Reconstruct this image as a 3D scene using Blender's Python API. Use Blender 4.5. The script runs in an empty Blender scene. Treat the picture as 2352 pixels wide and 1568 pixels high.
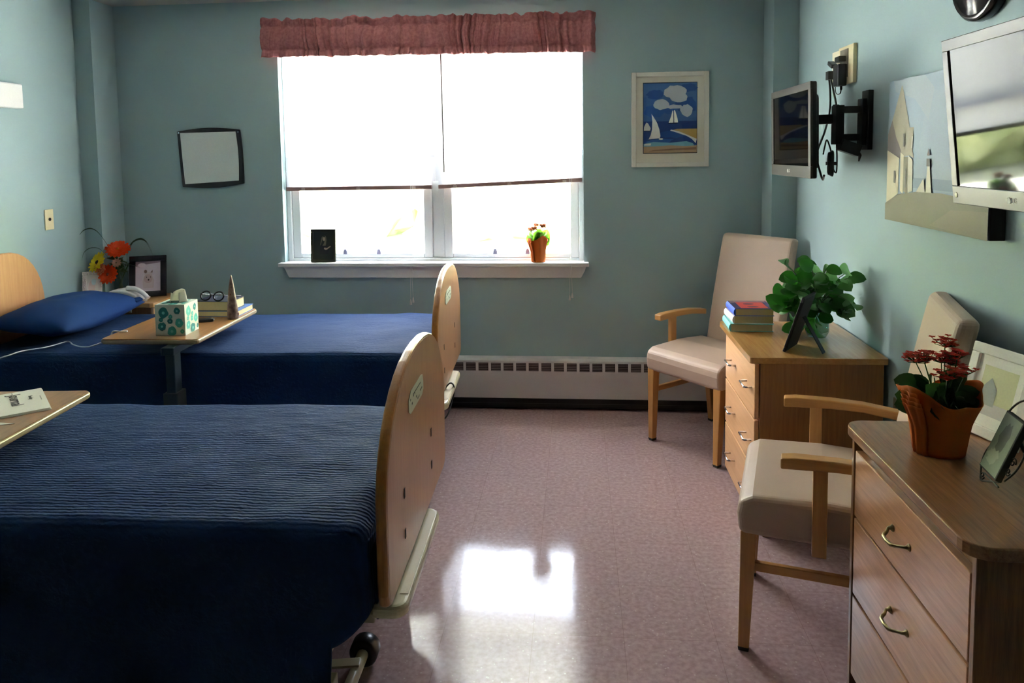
import bpy, bmesh, math, random
from mathutils import Vector, Matrix, Euler, noise
random.seed(7)
PI = math.pi
S = bpy.context.scene
COL = S.collection
# ------------------------------------------------------------------ camera
EYE = 1.62
YAW, PITCH, ROLL = math.radians(-5.066), math.radians(4.544), math.radians(-0.803)
FPX, CX, CY = 1700.0, 1176.0, 487.8
cy_, sy_, cp_, sp_ = math.cos(YAW), math.sin(YAW), math.cos(PITCH), math.sin(PITCH)
FWD = Vector((sy_*cp_, cy_*cp_, -sp_)); RGT = Vector((cy_, -sy_, 0)); UPV = RGT.cross(FWD)
RGT, UPV = math.cos(ROLL)*RGT + math.sin(ROLL)*UPV, -math.sin(ROLL)*RGT + math.cos(ROLL)*UPV
cam = bpy.data.cameras.new('camera'); cam_o = bpy.data.objects.new('camera', cam); COL.objects.link(cam_o)
m = Matrix((RGT, UPV, -FWD)).transposed().to_4x4(); m.translation = Vector((0, 0, EYE))
cam_o.matrix_world = m
cam.sensor_width = 36; cam.lens = FPX/2352*36; cam.shift_y = (CY-784)/2352; cam.clip_start = .05; cam.clip_end = 200
S.camera = cam_o
# ------------------------------------------------------------------ light
WIN = dict(x0=-1.893, x1=.04, z0=.935, z1=2.33)
D = 4.62; XL = -3.09; XR = 1.26; HC = 2.60; YN = -4.5
w = bpy.data.worlds.new('sky'); S.world = w; w.use_nodes = True
nt = w.node_tree; nt.nodes.clear()
bg = nt.nodes.new('ShaderNodeBackground'); out = nt.nodes.new('ShaderNodeOutputWorld')
bg.inputs[0].default_value = (.77, .86, 1.0, 1); bg.inputs[1].default_value = 50.0
tc = nt.nodes.new('ShaderNodeTexCoord'); dt = nt.nodes.new('ShaderNodeVectorMath'); dt.operation = 'DOT_PRODUCT'
dt.inputs[1].default_value = Vector((-.90, .40, .12)).normalized()
mx = nt.nodes.new('ShaderNodeMath'); mx.operation = 'MAXIMUM'; mx.inputs[1].default_value = 0
pw = nt.nodes.new('ShaderNodeMath'); pw.operation = 'POWER'; pw.inputs[1].default_value = 7
bg2 = nt.nodes.new('ShaderNodeBackground'); bg2.inputs[0].default_value = (1, .90, .82, 1)   # warm glow lobe added to the sky at left, brightens the right wall
sc2 = nt.nodes.new('ShaderNodeMath'); sc2.operation = 'MULTIPLY'; sc2.inputs[1].default_value = 120
ad2 = nt.nodes.new('ShaderNodeAddShader'); L = nt.links.new
L(tc.outputs['Generated'], dt.inputs[0]); L(dt.outputs['Value'], mx.inputs[0]); L(mx.outputs[0], pw.inputs[0]); L(pw.outputs[0], sc2.inputs[0]); L(sc2.outputs[0], bg2.inputs[1])
L(bg.outputs[0], ad2.inputs[0]); L(bg2.outputs[0], ad2.inputs[1]); L(ad2.outputs[0], out.inputs[0])
sun = bpy.data.lights.new('sun', 'SUN'); sun.energy = 800; sun.angle = math.radians(.6); sun.color = (1, .96, .95)
so = bpy.data.objects.new('sun', sun); COL.objects.link(so); so.rotation_euler = (math.radians(40), 0, math.radians(-72))
pl = bpy.data.lights.new('window_portal', 'AREA'); pl.shape = 'RECTANGLE'
pl.size = WIN['x1']-WIN['x0']; pl.size_y = WIN['z1']-WIN['z0']; pl.cycles.is_portal = True
po = bpy.data.objects.new('window_portal', pl); COL.objects.link(po)
po.location = ((WIN['x0']+WIN['x1'])/2, D+.13, (WIN['z0']+WIN['z1'])/2); po.rotation_euler = (-PI/2, 0, 0)
S.view_settings.view_transform = 'Standard'; S.view_settings.look = 'None'
S.view_settings.gamma = 1; S.view_settings.use_curve_mapping = False
S.view_settings.exposure = -0.9
S.cycles.use_denoising = True
S.cycles.max_bounces = 10; S.cycles.diffuse_bounces = 5; S.cycles.glossy_bounces = 4
S.cycles.transparent_max_bounces = 12; S.cycles.sample_clamp_indirect = 0
# ------------------------------------------------------------------ materials
def srgb(r, g, b):
    f = lambda c: (c/255/12.92) if c/255 <= .04045 else ((c/255+.055)/1.055)**2.4
    return (f(r), f(g), f(b), 1)
def mk(name):
    m = bpy.data.materials.new(name); m.use_nodes = True
    return m, m.node_tree, m.node_tree.nodes['Principled BSDF']
def plain(name, c, rough=.6, metal=0, spec=.5, coat=0, bump=0, bscale=200, trans=0, sub=0):
    m, t, b = mk(name)
    b.inputs['Base Color'].default_value = c if len(c) == 4 else (*c, 1)
    b.inputs['Roughness'].default_value = rough; b.inputs['Metallic'].default_value = metal
    b.inputs['Specular IOR Level'].default_value = spec; b.inputs['Coat Weight'].default_value = coat
    co = t.nodes.new('ShaderNodeTexCoord'); n = t.nodes.new('ShaderNodeTexNoise')
    n.inputs['Scale'].default_value = bscale; n.inputs['Detail'].default_value = 3
    t.links.new(co.outputs['Object'], n.inputs['Vector'])
    mx = t.nodes.new('ShaderNodeMix'); mx.data_type = 'RGBA'
    mx.inputs[6].default_value = b.inputs['Base Color'].default_value
    mx.inputs[7].default_value = [v*.86 for v in list(b.inputs['Base Color'].default_value)[:3]]+[1]
    t.links.new(n.outputs['Fac'], mx.inputs[0]); t.links.new(mx.outputs[2], b.inputs['Base Color'])
    if bump:
        bp = t.nodes.new('ShaderNodeBump'); bp.inputs['Strength'].default_value = bump; bp.inputs['Distance'].default_value = .002
        t.links.new(n.outputs['Fac'], bp.inputs['Height']); t.links.new(bp.outputs[0], b.inputs['Normal'])
    if trans:
        tr = t.nodes.new('ShaderNodeBsdfTranslucent'); tr.inputs[0].default_value = b.inputs['Base Color'].default_value
        ms = t.nodes.new('ShaderNodeMixShader'); ms.inputs[0].default_value = trans
        o = t.nodes['Material Output']
        t.links.new(b.outputs[0], ms.inputs[1]); t.links.new(tr.outputs[0], ms.inputs[2]); t.links.new(ms.outputs[0], o.inputs[0])
    return m
def wood(name, c1, c2, axis='X', rough=.35, scale=1.0, coat=.3, spec=.5):
    m, t, b = mk(name)
    co = t.nodes.new('ShaderNodeTexCoord'); mp = t.nodes.new('ShaderNodeMapping')
    s = {'X': (1.2, 22, 22), 'Y': (22, 1.2, 22), 'Z': (22, 22, 1.2)}[axis]
    mp.inputs['Scale'].default_value = [v*scale for v in s]
    n = t.nodes.new('ShaderNodeTexNoise'); n.inputs['Scale'].default_value = 3; n.inputs['Detail'].default_value = 6; n.inputs['Distortion'].default_value = .6
    n2 = t.nodes.new('ShaderNodeTexNoise'); n2.inputs['Scale'].default_value = 14; n2.inputs['Detail'].default_value = 4
    ad = t.nodes.new('ShaderNodeMath'); ad.operation = 'MULTIPLY_ADD'; ad.inputs[1].default_value = .45
    r = t.nodes.new('ShaderNodeValToRGB'); r.color_ramp.elements[0].position = .42; r.color_ramp.elements[1].position = .92
    r.color_ramp.elements[0].color = c2; r.color_ramp.elements[1].color = c1
    t.links.new(co.outputs['Object'], mp.inputs[0]); t.links.new(mp.outputs[0], n.inputs['Vector']); t.links.new(mp.outputs[0], n2.inputs['Vector'])
    t.links.new(n2.outputs['Fac'], ad.inputs[0]); t.links.new(n.outputs['Fac'], ad.inputs[2])
    t.links.new(ad.outputs[0], r.inputs[0]); t.links.new(r.outputs[0], b.inputs['Base Color'])
    b.inputs['Roughness'].default_value = rough; b.inputs['Coat Weight'].default_value = coat; b.inputs['Coat Roughness'].default_value = .25
    b.inputs['Specular IOR Level'].default_value = spec
    return m
def wallpaint():
    m, t, b = mk('teal_paint')
    co = t.nodes.new('ShaderNodeTexCoord'); n = t.nodes.new('ShaderNodeTexNoise'); n.inputs['Scale'].default_value = 1.3; n.inputs['Detail'].default_value = 4
    r = t.nodes.new('ShaderNodeValToRGB'); r.color_ramp.elements[0].color = srgb(148, 172, 178); r.color_ramp.elements[1].color = srgb(158, 180, 182)
    n2 = t.nodes.new('ShaderNodeTexNoise'); n2.inputs['Scale'].default_value = 260
    bp = t.nodes.new('ShaderNodeBump'); bp.inputs['Strength'].default_value = .15; bp.inputs['Distance'].default_value = .002
    for a in (n, n2): t.links.new(co.outputs['Object'], a.inputs['Vector'])
    t.links.new(n.outputs['Fac'], r.inputs[0]); t.links.new(r.outputs[0], b.inputs['Base Color'])
    t.links.new(n2.outputs['Fac'], bp.inputs['Height']); t.links.new(bp.outputs[0], b.inputs['Normal'])
    b.inputs['Roughness'].default_value = .55; b.inputs['Specular IOR Level'].default_value = .2
    return m
def floormat():
    m, t, b = mk('vinyl_tile'); L = t.links.new
    co = t.nodes.new('ShaderNodeTexCoord')
    mp = t.nodes.new('ShaderNodeMapping'); mp.inputs['Location'].default_value = (.16, .06, 0)
    br = t.nodes.new('ShaderNodeTexBrick'); br.offset = 0; br.inputs['Scale'].default_value = 1
    br.inputs['Brick Width'].default_value = .305; br.inputs['Row Height'].default_value = .305
    br.inputs['Mortar Size'].default_value = .0009; br.inputs['Mortar Smooth'].default_value = .3
    br.inputs['Color1'].default_value = (.96, .96, .96, 1); br.inputs['Color2'].default_value = (1, 1, 1, 1); br.inputs['Mortar'].default_value = (.72, .68, .66, 1)
    L(co.outputs['Object'], mp.inputs[0]); L(mp.outputs[0], br.inputs['Vector'])
    n = t.nodes.new('ShaderNodeTexNoise'); n.inputs['Scale'].default_value = 55; n.inputs['Detail'].default_value = 6
    r = t.nodes.new('ShaderNodeValToRGB')
    r.color_ramp.elements[0].position = .35; r.color_ramp.elements[0].color = srgb(160, 134, 136)
    r.color_ramp.elements[1].position = .7; r.color_ramp.elements[1].color = srgb(182, 156, 157)
    v = t.nodes.new('ShaderNodeTexVoronoi'); v.inputs['Scale'].default_value = 42; v.inputs['Randomness'].default_value = 1
    vr = t.nodes.new('ShaderNodeValToRGB'); vr.color_ramp.elements[0].position = .07; vr.color_ramp.elements[0].color = (1, 1, 1, 1)
    vr.color_ramp.elements[1].position = .17; vr.color_ramp.elements[1].color = (0, 0, 0, 1)
    mx = t.nodes.new('ShaderNodeMix'); mx.data_type = 'RGBA'; mx.inputs[7].default_value = srgb(214, 198, 194)
    ml = t.nodes.new('ShaderNodeMath'); ml.operation = 'MULTIPLY'; ml.inputs[1].default_value = .5
    for a in (n, v): L(co.outputs['Object'], a.inputs['Vector'])
    L(n.outputs['Fac'], r.inputs[0]); L(v.outputs['Distance'], vr.inputs[0]); L(vr.outputs[0], ml.inputs[0]); L(ml.outputs[0], mx.inputs[0]); L(r.outputs[0], mx.inputs[6])
    mu = t.nodes.new('ShaderNodeMix'); mu.data_type = 'RGBA'; mu.blend_type = 'MULTIPLY'; mu.inputs[0].default_value = 1
    L(mx.outputs[2], mu.inputs[6]); L(br.outputs['Color'], mu.inputs[7]); L(mu.outputs[2], b.inputs['Base Color'])
    # wax: slightly uneven gloss and long soft waves
    n3 = t.nodes.new('ShaderNodeTexNoise'); n3.inputs['Scale'].default_value = 7; n3.inputs['Detail'].default_value = 5
    mr = t.nodes.new('ShaderNodeMapRange'); mr.inputs[3].default_value = .05; mr.inputs[4].default_value = .15
    L(co.outputs['Object'], n3.inputs['Vector']); L(n3.outputs['Fac'], mr.inputs[0]); L(mr.outputs[0], b.inputs['Roughness'])
    n4 = t.nodes.new('ShaderNodeTexNoise'); n4.inputs['Scale'].default_value = 30; n4.inputs['Detail'].default_value = 2
    L(co.outputs['Object'], n4.inputs['Vector'])
    bp = t.nodes.new('ShaderNodeBump'); bp.inputs['Strength'].default_value = .12; bp.inputs['Distance'].default_value = .001
    L(n4.outputs['Fac'], bp.inputs['Height']); L(bp.outputs[0], b.inputs['Normal'])
    b.inputs['Specular IOR Level'].default_value = .36
    return m
def quilt(name, c, ribaxis='Y'):
    m, t, b = mk(name); L = t.links.new
    co = t.nodes.new('ShaderNodeTexCoord'); wv = t.nodes.new('ShaderNodeTexWave'); wv.bands_direction = ribaxis
    wv.inputs['Scale'].default_value = 22; wv.inputs['Distortion'].default_value = 3.2; wv.inputs['Detail'].default_value = 3; wv.inputs['Detail Scale'].default_value = 2.5
    n = t.nodes.new('ShaderNodeTexNoise'); mp = t.nodes.new('ShaderNodeMapping'); mp.inputs['Scale'].default_value = (6, 26, 6)
    n.inputs['Scale'].default_value = 1.5; n.inputs['Detail'].default_value = 5
    L(co.outputs['Object'], wv.inputs['Vector']); L(co.outputs['Object'], mp.inputs[0]); L(mp.outputs[0], n.inputs['Vector'])
    ad = t.nodes.new('ShaderNodeMath'); ad.operation = 'MULTIPLY_ADD'; ad.inputs[1].default_value = 1.6; L(n.outputs['Fac'], ad.inputs[0]); L(wv.outputs['Fac'], ad.inputs[2])
    bp = t.nodes.new('ShaderNodeBump'); bp.inputs['Strength'].default_value = .38; bp.inputs['Distance'].default_value = .004
    L(ad.outputs[0], bp.inputs['Height']); L(bp.outputs[0], b.inputs['Normal'])
    r = t.nodes.new('ShaderNodeValToRGB'); r.color_ramp.elements[0].color = [v*.85 for v in c[:3]]+[1]; r.color_ramp.elements[1].color = c
    L(wv.outputs['Fac'], r.inputs[0]); L(r.outputs[0], b.inputs['Base Color'])
    b.inputs['Roughness'].default_value = .84; b.inputs['Specular IOR Level'].default_value = .17
    b.inputs['Sheen Weight'].default_value = .03; b.inputs['Sheen Tint'].default_value = (.5, .7, 1, 1)
    return m
def glass(name, tint=(1, 1, 1, 1), refl=1.0):
    m, t, b = mk(name); t.nodes.remove(b)
    tr = t.nodes.new('ShaderNodeBsdfTransparent'); tr.inputs[0].default_value = tint
    g = t.nodes.new('ShaderNodeBsdfGlossy'); g.inputs['Roughness'].default_value = .02
    lw = t.nodes.new('ShaderNodeLayerWeight'); lw.inputs[0].default_value = .5
    p5 = t.nodes.new('ShaderNodeMath'); p5.operation = 'POWER'; p5.inputs[1].default_value = 5
    f = t.nodes.new('ShaderNodeMath'); f.operation = 'MULTIPLY_ADD'; f.inputs[1].default_value = .96; f.inputs[2].default_value = .035
    t.links.new(lw.outputs['Facing'], p5.inputs[0]); t.links.new(p5.outputs[0], f.inputs[0])
    ms = t.nodes.new('ShaderNodeMixShader')
    t.links.new(f.outputs[0], ms.inputs[0]); t.links.new(tr.outputs[0], ms.inputs[1]); t.links.new(g.outputs[0], ms.inputs[2])
    t.links.new(ms.outputs[0], t.nodes['Material Output'].inputs[0])
    return m
def speckle(name, c1, c2, scale=8, rough=.8, lo=.4, hi=.6, feature='noise', bump=0):
    m, t, b = mk(name); L = t.links.new
    co = t.nodes.new('ShaderNodeTexCoord'); n = t.nodes.new('ShaderNodeTexNoise'); n.inputs['Scale'].default_value = scale; n.inputs['Detail'].default_value = 6
    r = t.nodes.new('ShaderNodeValToRGB'); r.color_ramp.elements[0].position = lo; r.color_ramp.elements[1].position = hi
    r.color_ramp.elements[0].color = c1; r.color_ramp.elements[1].color = c2
    L(co.outputs['Object'], n.inputs['Vector']); L(n.outputs['Fac'], r.inputs[0]); L(r.outputs[0], b.inputs['Base Color'])
    b.inputs['Roughness'].default_value = rough
    if bump:
        bp = t.nodes.new('ShaderNodeBump'); bp.inputs['Strength'].default_value = bump; L(n.outputs['Fac'], bp.inputs['Height']); L(bp.outputs[0], b.inputs['Normal'])
    return m
M = {}
M['wall'] = wallpaint()
M['floor'] = floormat()
M['ceil'] = plain('ceiling_tile', srgb(176, 174, 168), .9, bump=.4, bscale=90)
M['trim'] = plain('white_trim_paint', srgb(222, 222, 222), .35)
M['vinyl'] = plain('white_window_vinyl', srgb(226, 230, 234), .4)
M['blind'] = plain('blind_slat', srgb(244, 246, 252), .5, trans=.45)
M['rail'] = plain('blind_rail', srgb(150, 120, 116), .45)
M['valance'] = speckle('rose_cotton', srgb(150, 92, 94), srgb(166, 106, 107), 60, .9, bump=.15)
M['glass'] = glass('window_glass')
M['maple'] = wood('maple_laminate', srgb(186, 136, 92), srgb(172, 120, 78), 'Z', .4)
M['maple_edge'] = wood('maple_edge', srgb(176, 118, 58), srgb(156, 98, 44), 'Z', .35)
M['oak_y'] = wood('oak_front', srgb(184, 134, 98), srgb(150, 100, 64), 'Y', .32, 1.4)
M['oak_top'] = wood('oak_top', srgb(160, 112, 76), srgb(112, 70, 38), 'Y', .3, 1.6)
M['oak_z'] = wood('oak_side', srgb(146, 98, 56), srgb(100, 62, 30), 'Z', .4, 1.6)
M['oakb_y'] = wood('light_oak_front', srgb(220, 172, 126), srgb(206, 156, 108), 'Y', .4, .9)
M['oakb_top'] = wood('light_oak_top', srgb(180, 134, 80), srgb(160, 114, 62), 'Y', .25, .9)
M['oakb_z'] = wood('light_oak_side', srgb(150, 102, 54), srgb(128, 84, 42), 'Z', .4, 1.2)
M['beech'] = wood('beech', srgb(200, 148, 88), srgb(184, 130, 72), 'Z', .35)
M['beech_y'] = wood('beech_arm', srgb(200, 148, 88), srgb(184, 130, 72), 'Y', .35)
M['tan'] = plain('tan_vinyl', srgb(192, 168, 150), .42, bump=.12, bscale=400)
M['quilt'] = quilt('navy_quilt', srgb(19, 48, 88))
M['pillow'] = plain('navy_pillow', srgb(24, 54, 104), .85, spec=.15, bump=.2, bscale=90)
M['mattress'] = plain('mattress_cover', srgb(40, 50, 80), .7)
M['black'] = plain('black_plastic', srgb(16, 16, 18), .38)
M['blackm'] = plain('black_metal', srgb(14, 14, 15), .45, bump=.1)
M['rubber'] = plain('black_rubber', srgb(22, 22, 22), .3)
M['beige'] = plain('beige_plastic', srgb(206, 196, 164), .3)
M['cream'] = plain('cream_plate', srgb(226, 214, 172), .4)
M['white'] = plain('white_plastic', srgb(230, 230, 230), .35)
M['chrome'] = plain('chrome', srgb(225, 225, 230), .12, metal=1)
M['brass'] = plain('antique_brass', srgb(150, 138, 100), .3, metal=1)
M['greymetal'] = plain('grey_metal', srgb(64, 78, 84), .35, metal=.6)
M['bezel'] = plain('tv_bezel', srgb(66, 63, 56), .35)
M['screen'] = plain('tv_screen', srgb(5, 5, 7), .045, spec=.12)
M['paper'] = plain('paper', srgb(222, 220, 208), .7)
M['page'] = plain('page_block', srgb(214, 196, 150), .8)
M['ink'] = plain('ink', srgb(50, 50, 50), .7)
M['heater'] = plain('heater_enamel', srgb(206, 204, 206), .4)
M['slot'] = plain('heater_slot', srgb(52, 44, 44), .6)
M['dark'] = plain('dark_vinyl_base', srgb(26, 24, 24), .4)
M['wframe'] = plain('white_frame', srgb(222, 218, 208), .4)
M['board'] = plain('whiteboard_face', srgb(214, 220, 218), .25)
def C(r, g, b, rough=.6, **k):
    key = 'c_%d_%d_%d' % (r, g, b)
    if key not in M: M[key] = plain('colour_%d_%d_%d' % (r, g, b), srgb(r, g, b), rough, **k)
    return M[key]
# ------------------------------------------------------------------ mesh helpers
def bm_new(): return bmesh.new()
def box(bm, c, s, rot=None, mi=0):
    r = bmesh.ops.create_cube(bm, size=1)
    mt = Matrix.Translation(Vector(c)) @ (rot.to_4x4() if rot else Matrix.Identity(4)) @ Matrix.Diagonal((*s, 1))
    bmesh.ops.transform(bm, matrix=mt, verts=r['verts'])
    for v in r['verts']:
        for f in v.link_faces: f.material_index = mi
    return r['verts']
def bb(bm, x0, x1, y0, y1, z0, z1, mi=0):
    return box(bm, ((x0+x1)/2, (y0+y1)/2, (z0+z1)/2), (abs(x1-x0), abs(y1-y0), abs(z1-z0)), mi=mi)
def taper(bm, p0, p1, s0, s1, mi=0):
    """four sided bar from p0 to p1 with (x, y) sizes s0, s1"""
    vs = []
    for p, s in ((p0, s0), (p1, s1)):
        for a, b in ((-1, -1), (1, -1), (1, 1), (-1, 1)):
            vs.append(bm.verts.new((p[0]+a*s[0]/2, p[1]+b*s[1]/2, p[2])))
    fs = [vs[3::-1], vs[4:]] + [[vs[i], vs[(i+1) % 4], vs[4+(i+1) % 4], vs[4+i]] for i in range(4)]
    for f in fs: bm.faces.new(f).material_index = mi
def smooth_path(pts, n=6):
    pts = [Vector(p) for p in pts]
    if len(pts) < 3: return pts
    o = []
    for i in range(len(pts)-1):
        p0 = pts[max(i-1, 0)]; p1 = pts[i]; p2 = pts[i+1]; p3 = pts[min(i+2, len(pts)-1)]
        for k in range(n):
            t = k/n
            o.append(.5*((2*p1)+(p2-p0)*t+(2*p0-5*p1+4*p2-p3)*t*t+(3*p1-p0-3*p2+p3)*t**3))
    o.append(pts[-1]); return o
def tube(bm, pts, r, seg=8, mi=0, sm=0, caps=True):
    if sm: pts = smooth_path(pts, sm)
    pts = [Vector(p) for p in pts]; rings = []; prev = None
    for i, p in enumerate(pts):
        d = (pts[min(i+1, len(pts)-1)]-pts[max(i-1, 0)])
        if d.length < 1e-9: d = Vector((0, 0, 1))
        d.normalize()
        a = prev if prev is not None else (Vector((0, 0, 1)) if abs(d.z) < .9 else Vector((1, 0, 0)))
        u = (a-d*a.dot(d))
        if u.length < 1e-6: u = d.orthogonal()
        u.normalize(); v = d.cross(u); prev = u
        rr = r[i*(len(r)-1)//max(len(pts)-1, 1)] if isinstance(r, (list, tuple)) else r
        rings.append([bm.verts.new(p+(u*math.cos(2*PI*k/seg)+v*math.sin(2*PI*k/seg))*rr) for k in range(seg)])
    for a, b in zip(rings, rings[1:]):
        for k in range(seg):
            f = bm.faces.new((a[k], a[(k+1) % seg], b[(k+1) % seg], b[k])); f.smooth = True; f.material_index = mi
    if caps:
        bm.faces.new(rings[0][::-1]).material_index = mi; bm.faces.new(rings[-1]).material_index = mi
def lathe(bm, prof, seg=24, c=(0, 0, 0), mi=0, mat=None, warp=None):
    rings = []
    for j, (r, z) in enumerate(prof):
        ring = []
        for k in range(seg):
            a = 2*PI*k/seg; rr = r*(warp(a, j) if warp else 1)
            p = Vector((rr*math.cos(a), rr*math.sin(a), z))
            if mat: p = mat @ p
            ring.append(bm.verts.new(p+Vector(c)))
        rings.append(ring)
    for a, b in zip(rings, rings[1:]):
        for k in range(seg):
            f = bm.faces.new((a[k], a[(k+1) % seg], b[(k+1) % seg], b[k])); f.smooth = True; f.material_index = mi
    for ring, rev in ((rings[0], True), (rings[-1], False)):
        if prof[0 if rev else -1][0] > 1e-5:
            bm.faces.new(ring[::-1] if rev else ring).material_index = mi
def prism(bm, poly, axis, a0, a1, mi=0, smooth=False):
    """extrude a 2-D outline: axis 'x' takes (y,z), 'y' takes (x,z), 'z' takes (x,y)"""
    def P(p, a): return {'x': (a, p[0], p[1]), 'y': (p[0], a, p[1]), 'z': (p[0], p[1], a)}[axis]
    A = [bm.verts.new(P(p, a0)) for p in poly]; B_ = [bm.verts.new(P(p, a1)) for p in poly]
    bm.faces.new(A).material_index = mi; bm.faces.new(B_[::-1]).material_index = mi
    n = len(poly)
    for i in range(n):
        f = bm.faces.new((A[i], B_[i], B_[(i+1) % n], A[(i+1) % n])); f.material_index = mi; f.smooth = smooth
def grid(bm, fn, nu, nv, mi=0, smooth=True, closed=False):
    vs = [[bm.verts.new(fn(i/nu, j/nv)) for j in range(nv+1)] for i in range(nu+1)]
    for i in range(nu):
        for j in range(nv):
            f = bm.faces.new((vs[i][j], vs[i+1][j], vs[i+1][j+1], vs[i][j+1])); f.smooth = smooth; f.material_index = mi
    return vs
def obj(name, bm, mats, parent=None, bevel=0, seg=2, loc=None, rot=None, auto=True, solid=0, subsurf=0, angle=35, recalc=True):
    if recalc: bmesh.ops.recalc_face_normals(bm, faces=bm.faces)
    me = bpy.data.meshes.new(name); bm.to_mesh(me); bm.free()
    for mt in (mats if isinstance(mats, (list, tuple)) else [mats]): me.materials.append(mt)
    o = bpy.data.objects.new(name, me); COL.objects.link(o)
    if parent: o.parent = parent
    if loc is not None: o.location = loc
    if rot is not None: o.rotation_euler = rot
    if solid:
        md = o.modifiers.new('solid', 'SOLIDIFY'); md.thickness = solid; md.offset = 0
    if bevel:
        md = o.modifiers.new('bevel', 'BEVEL'); md.width = bevel; md.segments = seg; md.limit_method = 'ANGLE'; md.angle_limit = math.radians(angle)
        md.harden_normals = False
    if subsurf:
        md = o.modifiers.new('sub', 'SUBSURF'); md.levels = subsurf; md.render_levels = subsurf
    return o
def tag(o, label, cat, group=None, kind=None):
    if label: o['label'] = label
    if cat: o['category'] = cat
    if group: o['group'] = group
    if kind: o['kind'] = kind
    return o
def thing(name, label, cat, loc=(0, 0, 0), rz=0, group=None, kind=None):
    o = bpy.data.objects.new(name, None); COL.objects.link(o); o.location = loc; o.rotation_euler = (0, 0, rz); o.empty_display_size = .05
    return tag(o, label, cat, group, kind)
def copy_tree(o, parent=None):
    c = o.copy(); COL.objects.link(c)
    if parent: c.parent = parent
    for ch in list(o.children): copy_tree(ch, c)
    return c
def picture(bm, org, U, V, shapes, lift=.0004, n0=None):
    """flat painted shapes on a print: org corner, U and V edge vectors; shapes = (material index, [(u,v)...])"""
    U, V, org = Vector(U), Vector(V), Vector(org); N = U.cross(V).normalized() if n0 is None else Vector(n0)
    for k, (mi, pts) in enumerate(shapes):
        vs = [bm.verts.new(org+U*a+V*b+N*lift*(k+1)) for a, b in pts]
        f = bm.faces.new(vs); f.material_index = mi
def ell(cx, cy, rx, ry, n=18, wob=0, seed=1):
    rnd = random.Random(seed)
    return [(cx+rx*math.cos(2*PI*k/n)*(1+wob*rnd.uniform(-1, 1)), cy+ry*math.sin(2*PI*k/n)*(1+wob*rnd.uniform(-1, 1))) for k in range(n)]
def text_mesh(name, body, size, mat, mt, parent=None, extrude=.0003, shear=0):
    cu = bpy.data.curves.new(name, 'FONT'); cu.body = body; cu.size = size; cu.extrude = extrude; cu.align_x = 'CENTER'; cu.align_y = 'CENTER'; cu.resolution_u = 3
    tmp = bpy.data.objects.new(name+'_tmp', cu); COL.objects.link(tmp)
    dg = bpy.context.evaluated_depsgraph_get(); me = bpy.data.meshes.new_from_object(tmp.evaluated_get(dg)); me.name = name
    bpy.data.objects.remove(tmp); me.materials.clear(); me.materials.append(mat)
    o = bpy.data.objects.new(name, me); COL.objects.link(o)
    if parent: o.parent = parent
    o.matrix_local = mt; return o
def frame_mat(org, X, Z):
    """matrix whose local x = X, y = Z x X..., local z = normal"""
    X = Vector(X).normalized(); Yv = Vector(Z).normalized(); N = X.cross(Yv)
    m = Matrix((X, Yv, N)).transposed().to_4x4(); m.translation = Vector(org); return m
def rrect(x0, x1, y0, y1, r, n=5):
    o = []
    for cx, cy, a in ((x1-r, y1-r, 0), (x0+r, y1-r, 90), (x0+r, y0+r, 180), (x1-r, y0+r, 270)):
        for k in range(n+1):
            t = math.radians(a+90*k/n); o.append((cx+r*math.cos(t), cy+r*math.sin(t)))
    return o
# ------------------------------------------------------------------ room
b = bm_new(); bb(b, XL-.2, XR+.2, YN-.2, D+.2, -.1, 0); tag(obj('floor', b, M['floor']), 'waxed mauve speckled vinyl tile floor', 'floor', kind='structure')
b = bm_new(); bb(b, XL-.2, XR+.2, YN-.2, D+.2, HC, HC+.15); tag(obj('ceiling', b, M['ceil']), 'white ceiling', 'ceiling', kind='structure')
b = bm_new()
x0, x1, z0, z1 = WIN['x0'], WIN['x1'], WIN['z0'], WIN['z1']
bb(b, XL-.2, x0, D, D+.17, 0, HC); bb(b, x1, XR+.2, D, D+.17, 0, HC); bb(b, x0, x1, D, D+.17, 0, z0); bb(b, x0, x1, D, D+.17, z1, HC)
tag(obj('wall_back', b, M['wall']), 'teal painted wall around the window', 'wall', kind='structure')
b = bm_new(); bb(b, XL-.2, XL, YN-.2, D, 0, HC); bb(b, XL, -2.977, 4.385, D, 0, HC)
tag(obj('wall_left', b, M['wall']), 'teal painted wall behind the beds with corner pilaster', 'wall', kind='structure')
b = bm_new(); bb(b, XR, XR+.2, YN-.2, D, 0, HC); bb(b, 1.12, XR, 4.39, D, 0, HC)
tag(obj('wall_right', b, M['wall']), 'teal painted wall carrying the televisions', 'wall', kind='structure')
b = bm_new(); bb(b, XL-.2, XR+.2, YN-.2, YN, 0, HC)
tag(obj('wall_rear', b, plain('rear_wall_dark', srgb(92, 84, 74), .6)), 'unseen wall opposite the window, darkened to cut bounced light', 'wall', kind='structure')  # out of view; dark colour chosen so less light bounces back
b = bm_new(); bb(b, XR-.012, XR, YN, 4.39, 0, .10); tag(obj('baseboard_right', b, M['dark'], bevel=.003), 'dark vinyl baseboard', 'baseboard', kind='structure')
b = bm_new(); bb(b, XL, XL+.012, YN, 4.385, 0, .10); tag(obj('baseboard_left', b, M['dark'], bevel=.003), 'dark vinyl baseboard', 'baseboard', kind='structure')
b = bm_new(); bb(b, -2.977, 1.12, D-.012, D, 0, .10); tag(obj('baseboard_back', b, M['dark'], bevel=.003), 'dark vinyl baseboard', 'baseboard', kind='structure')
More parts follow.
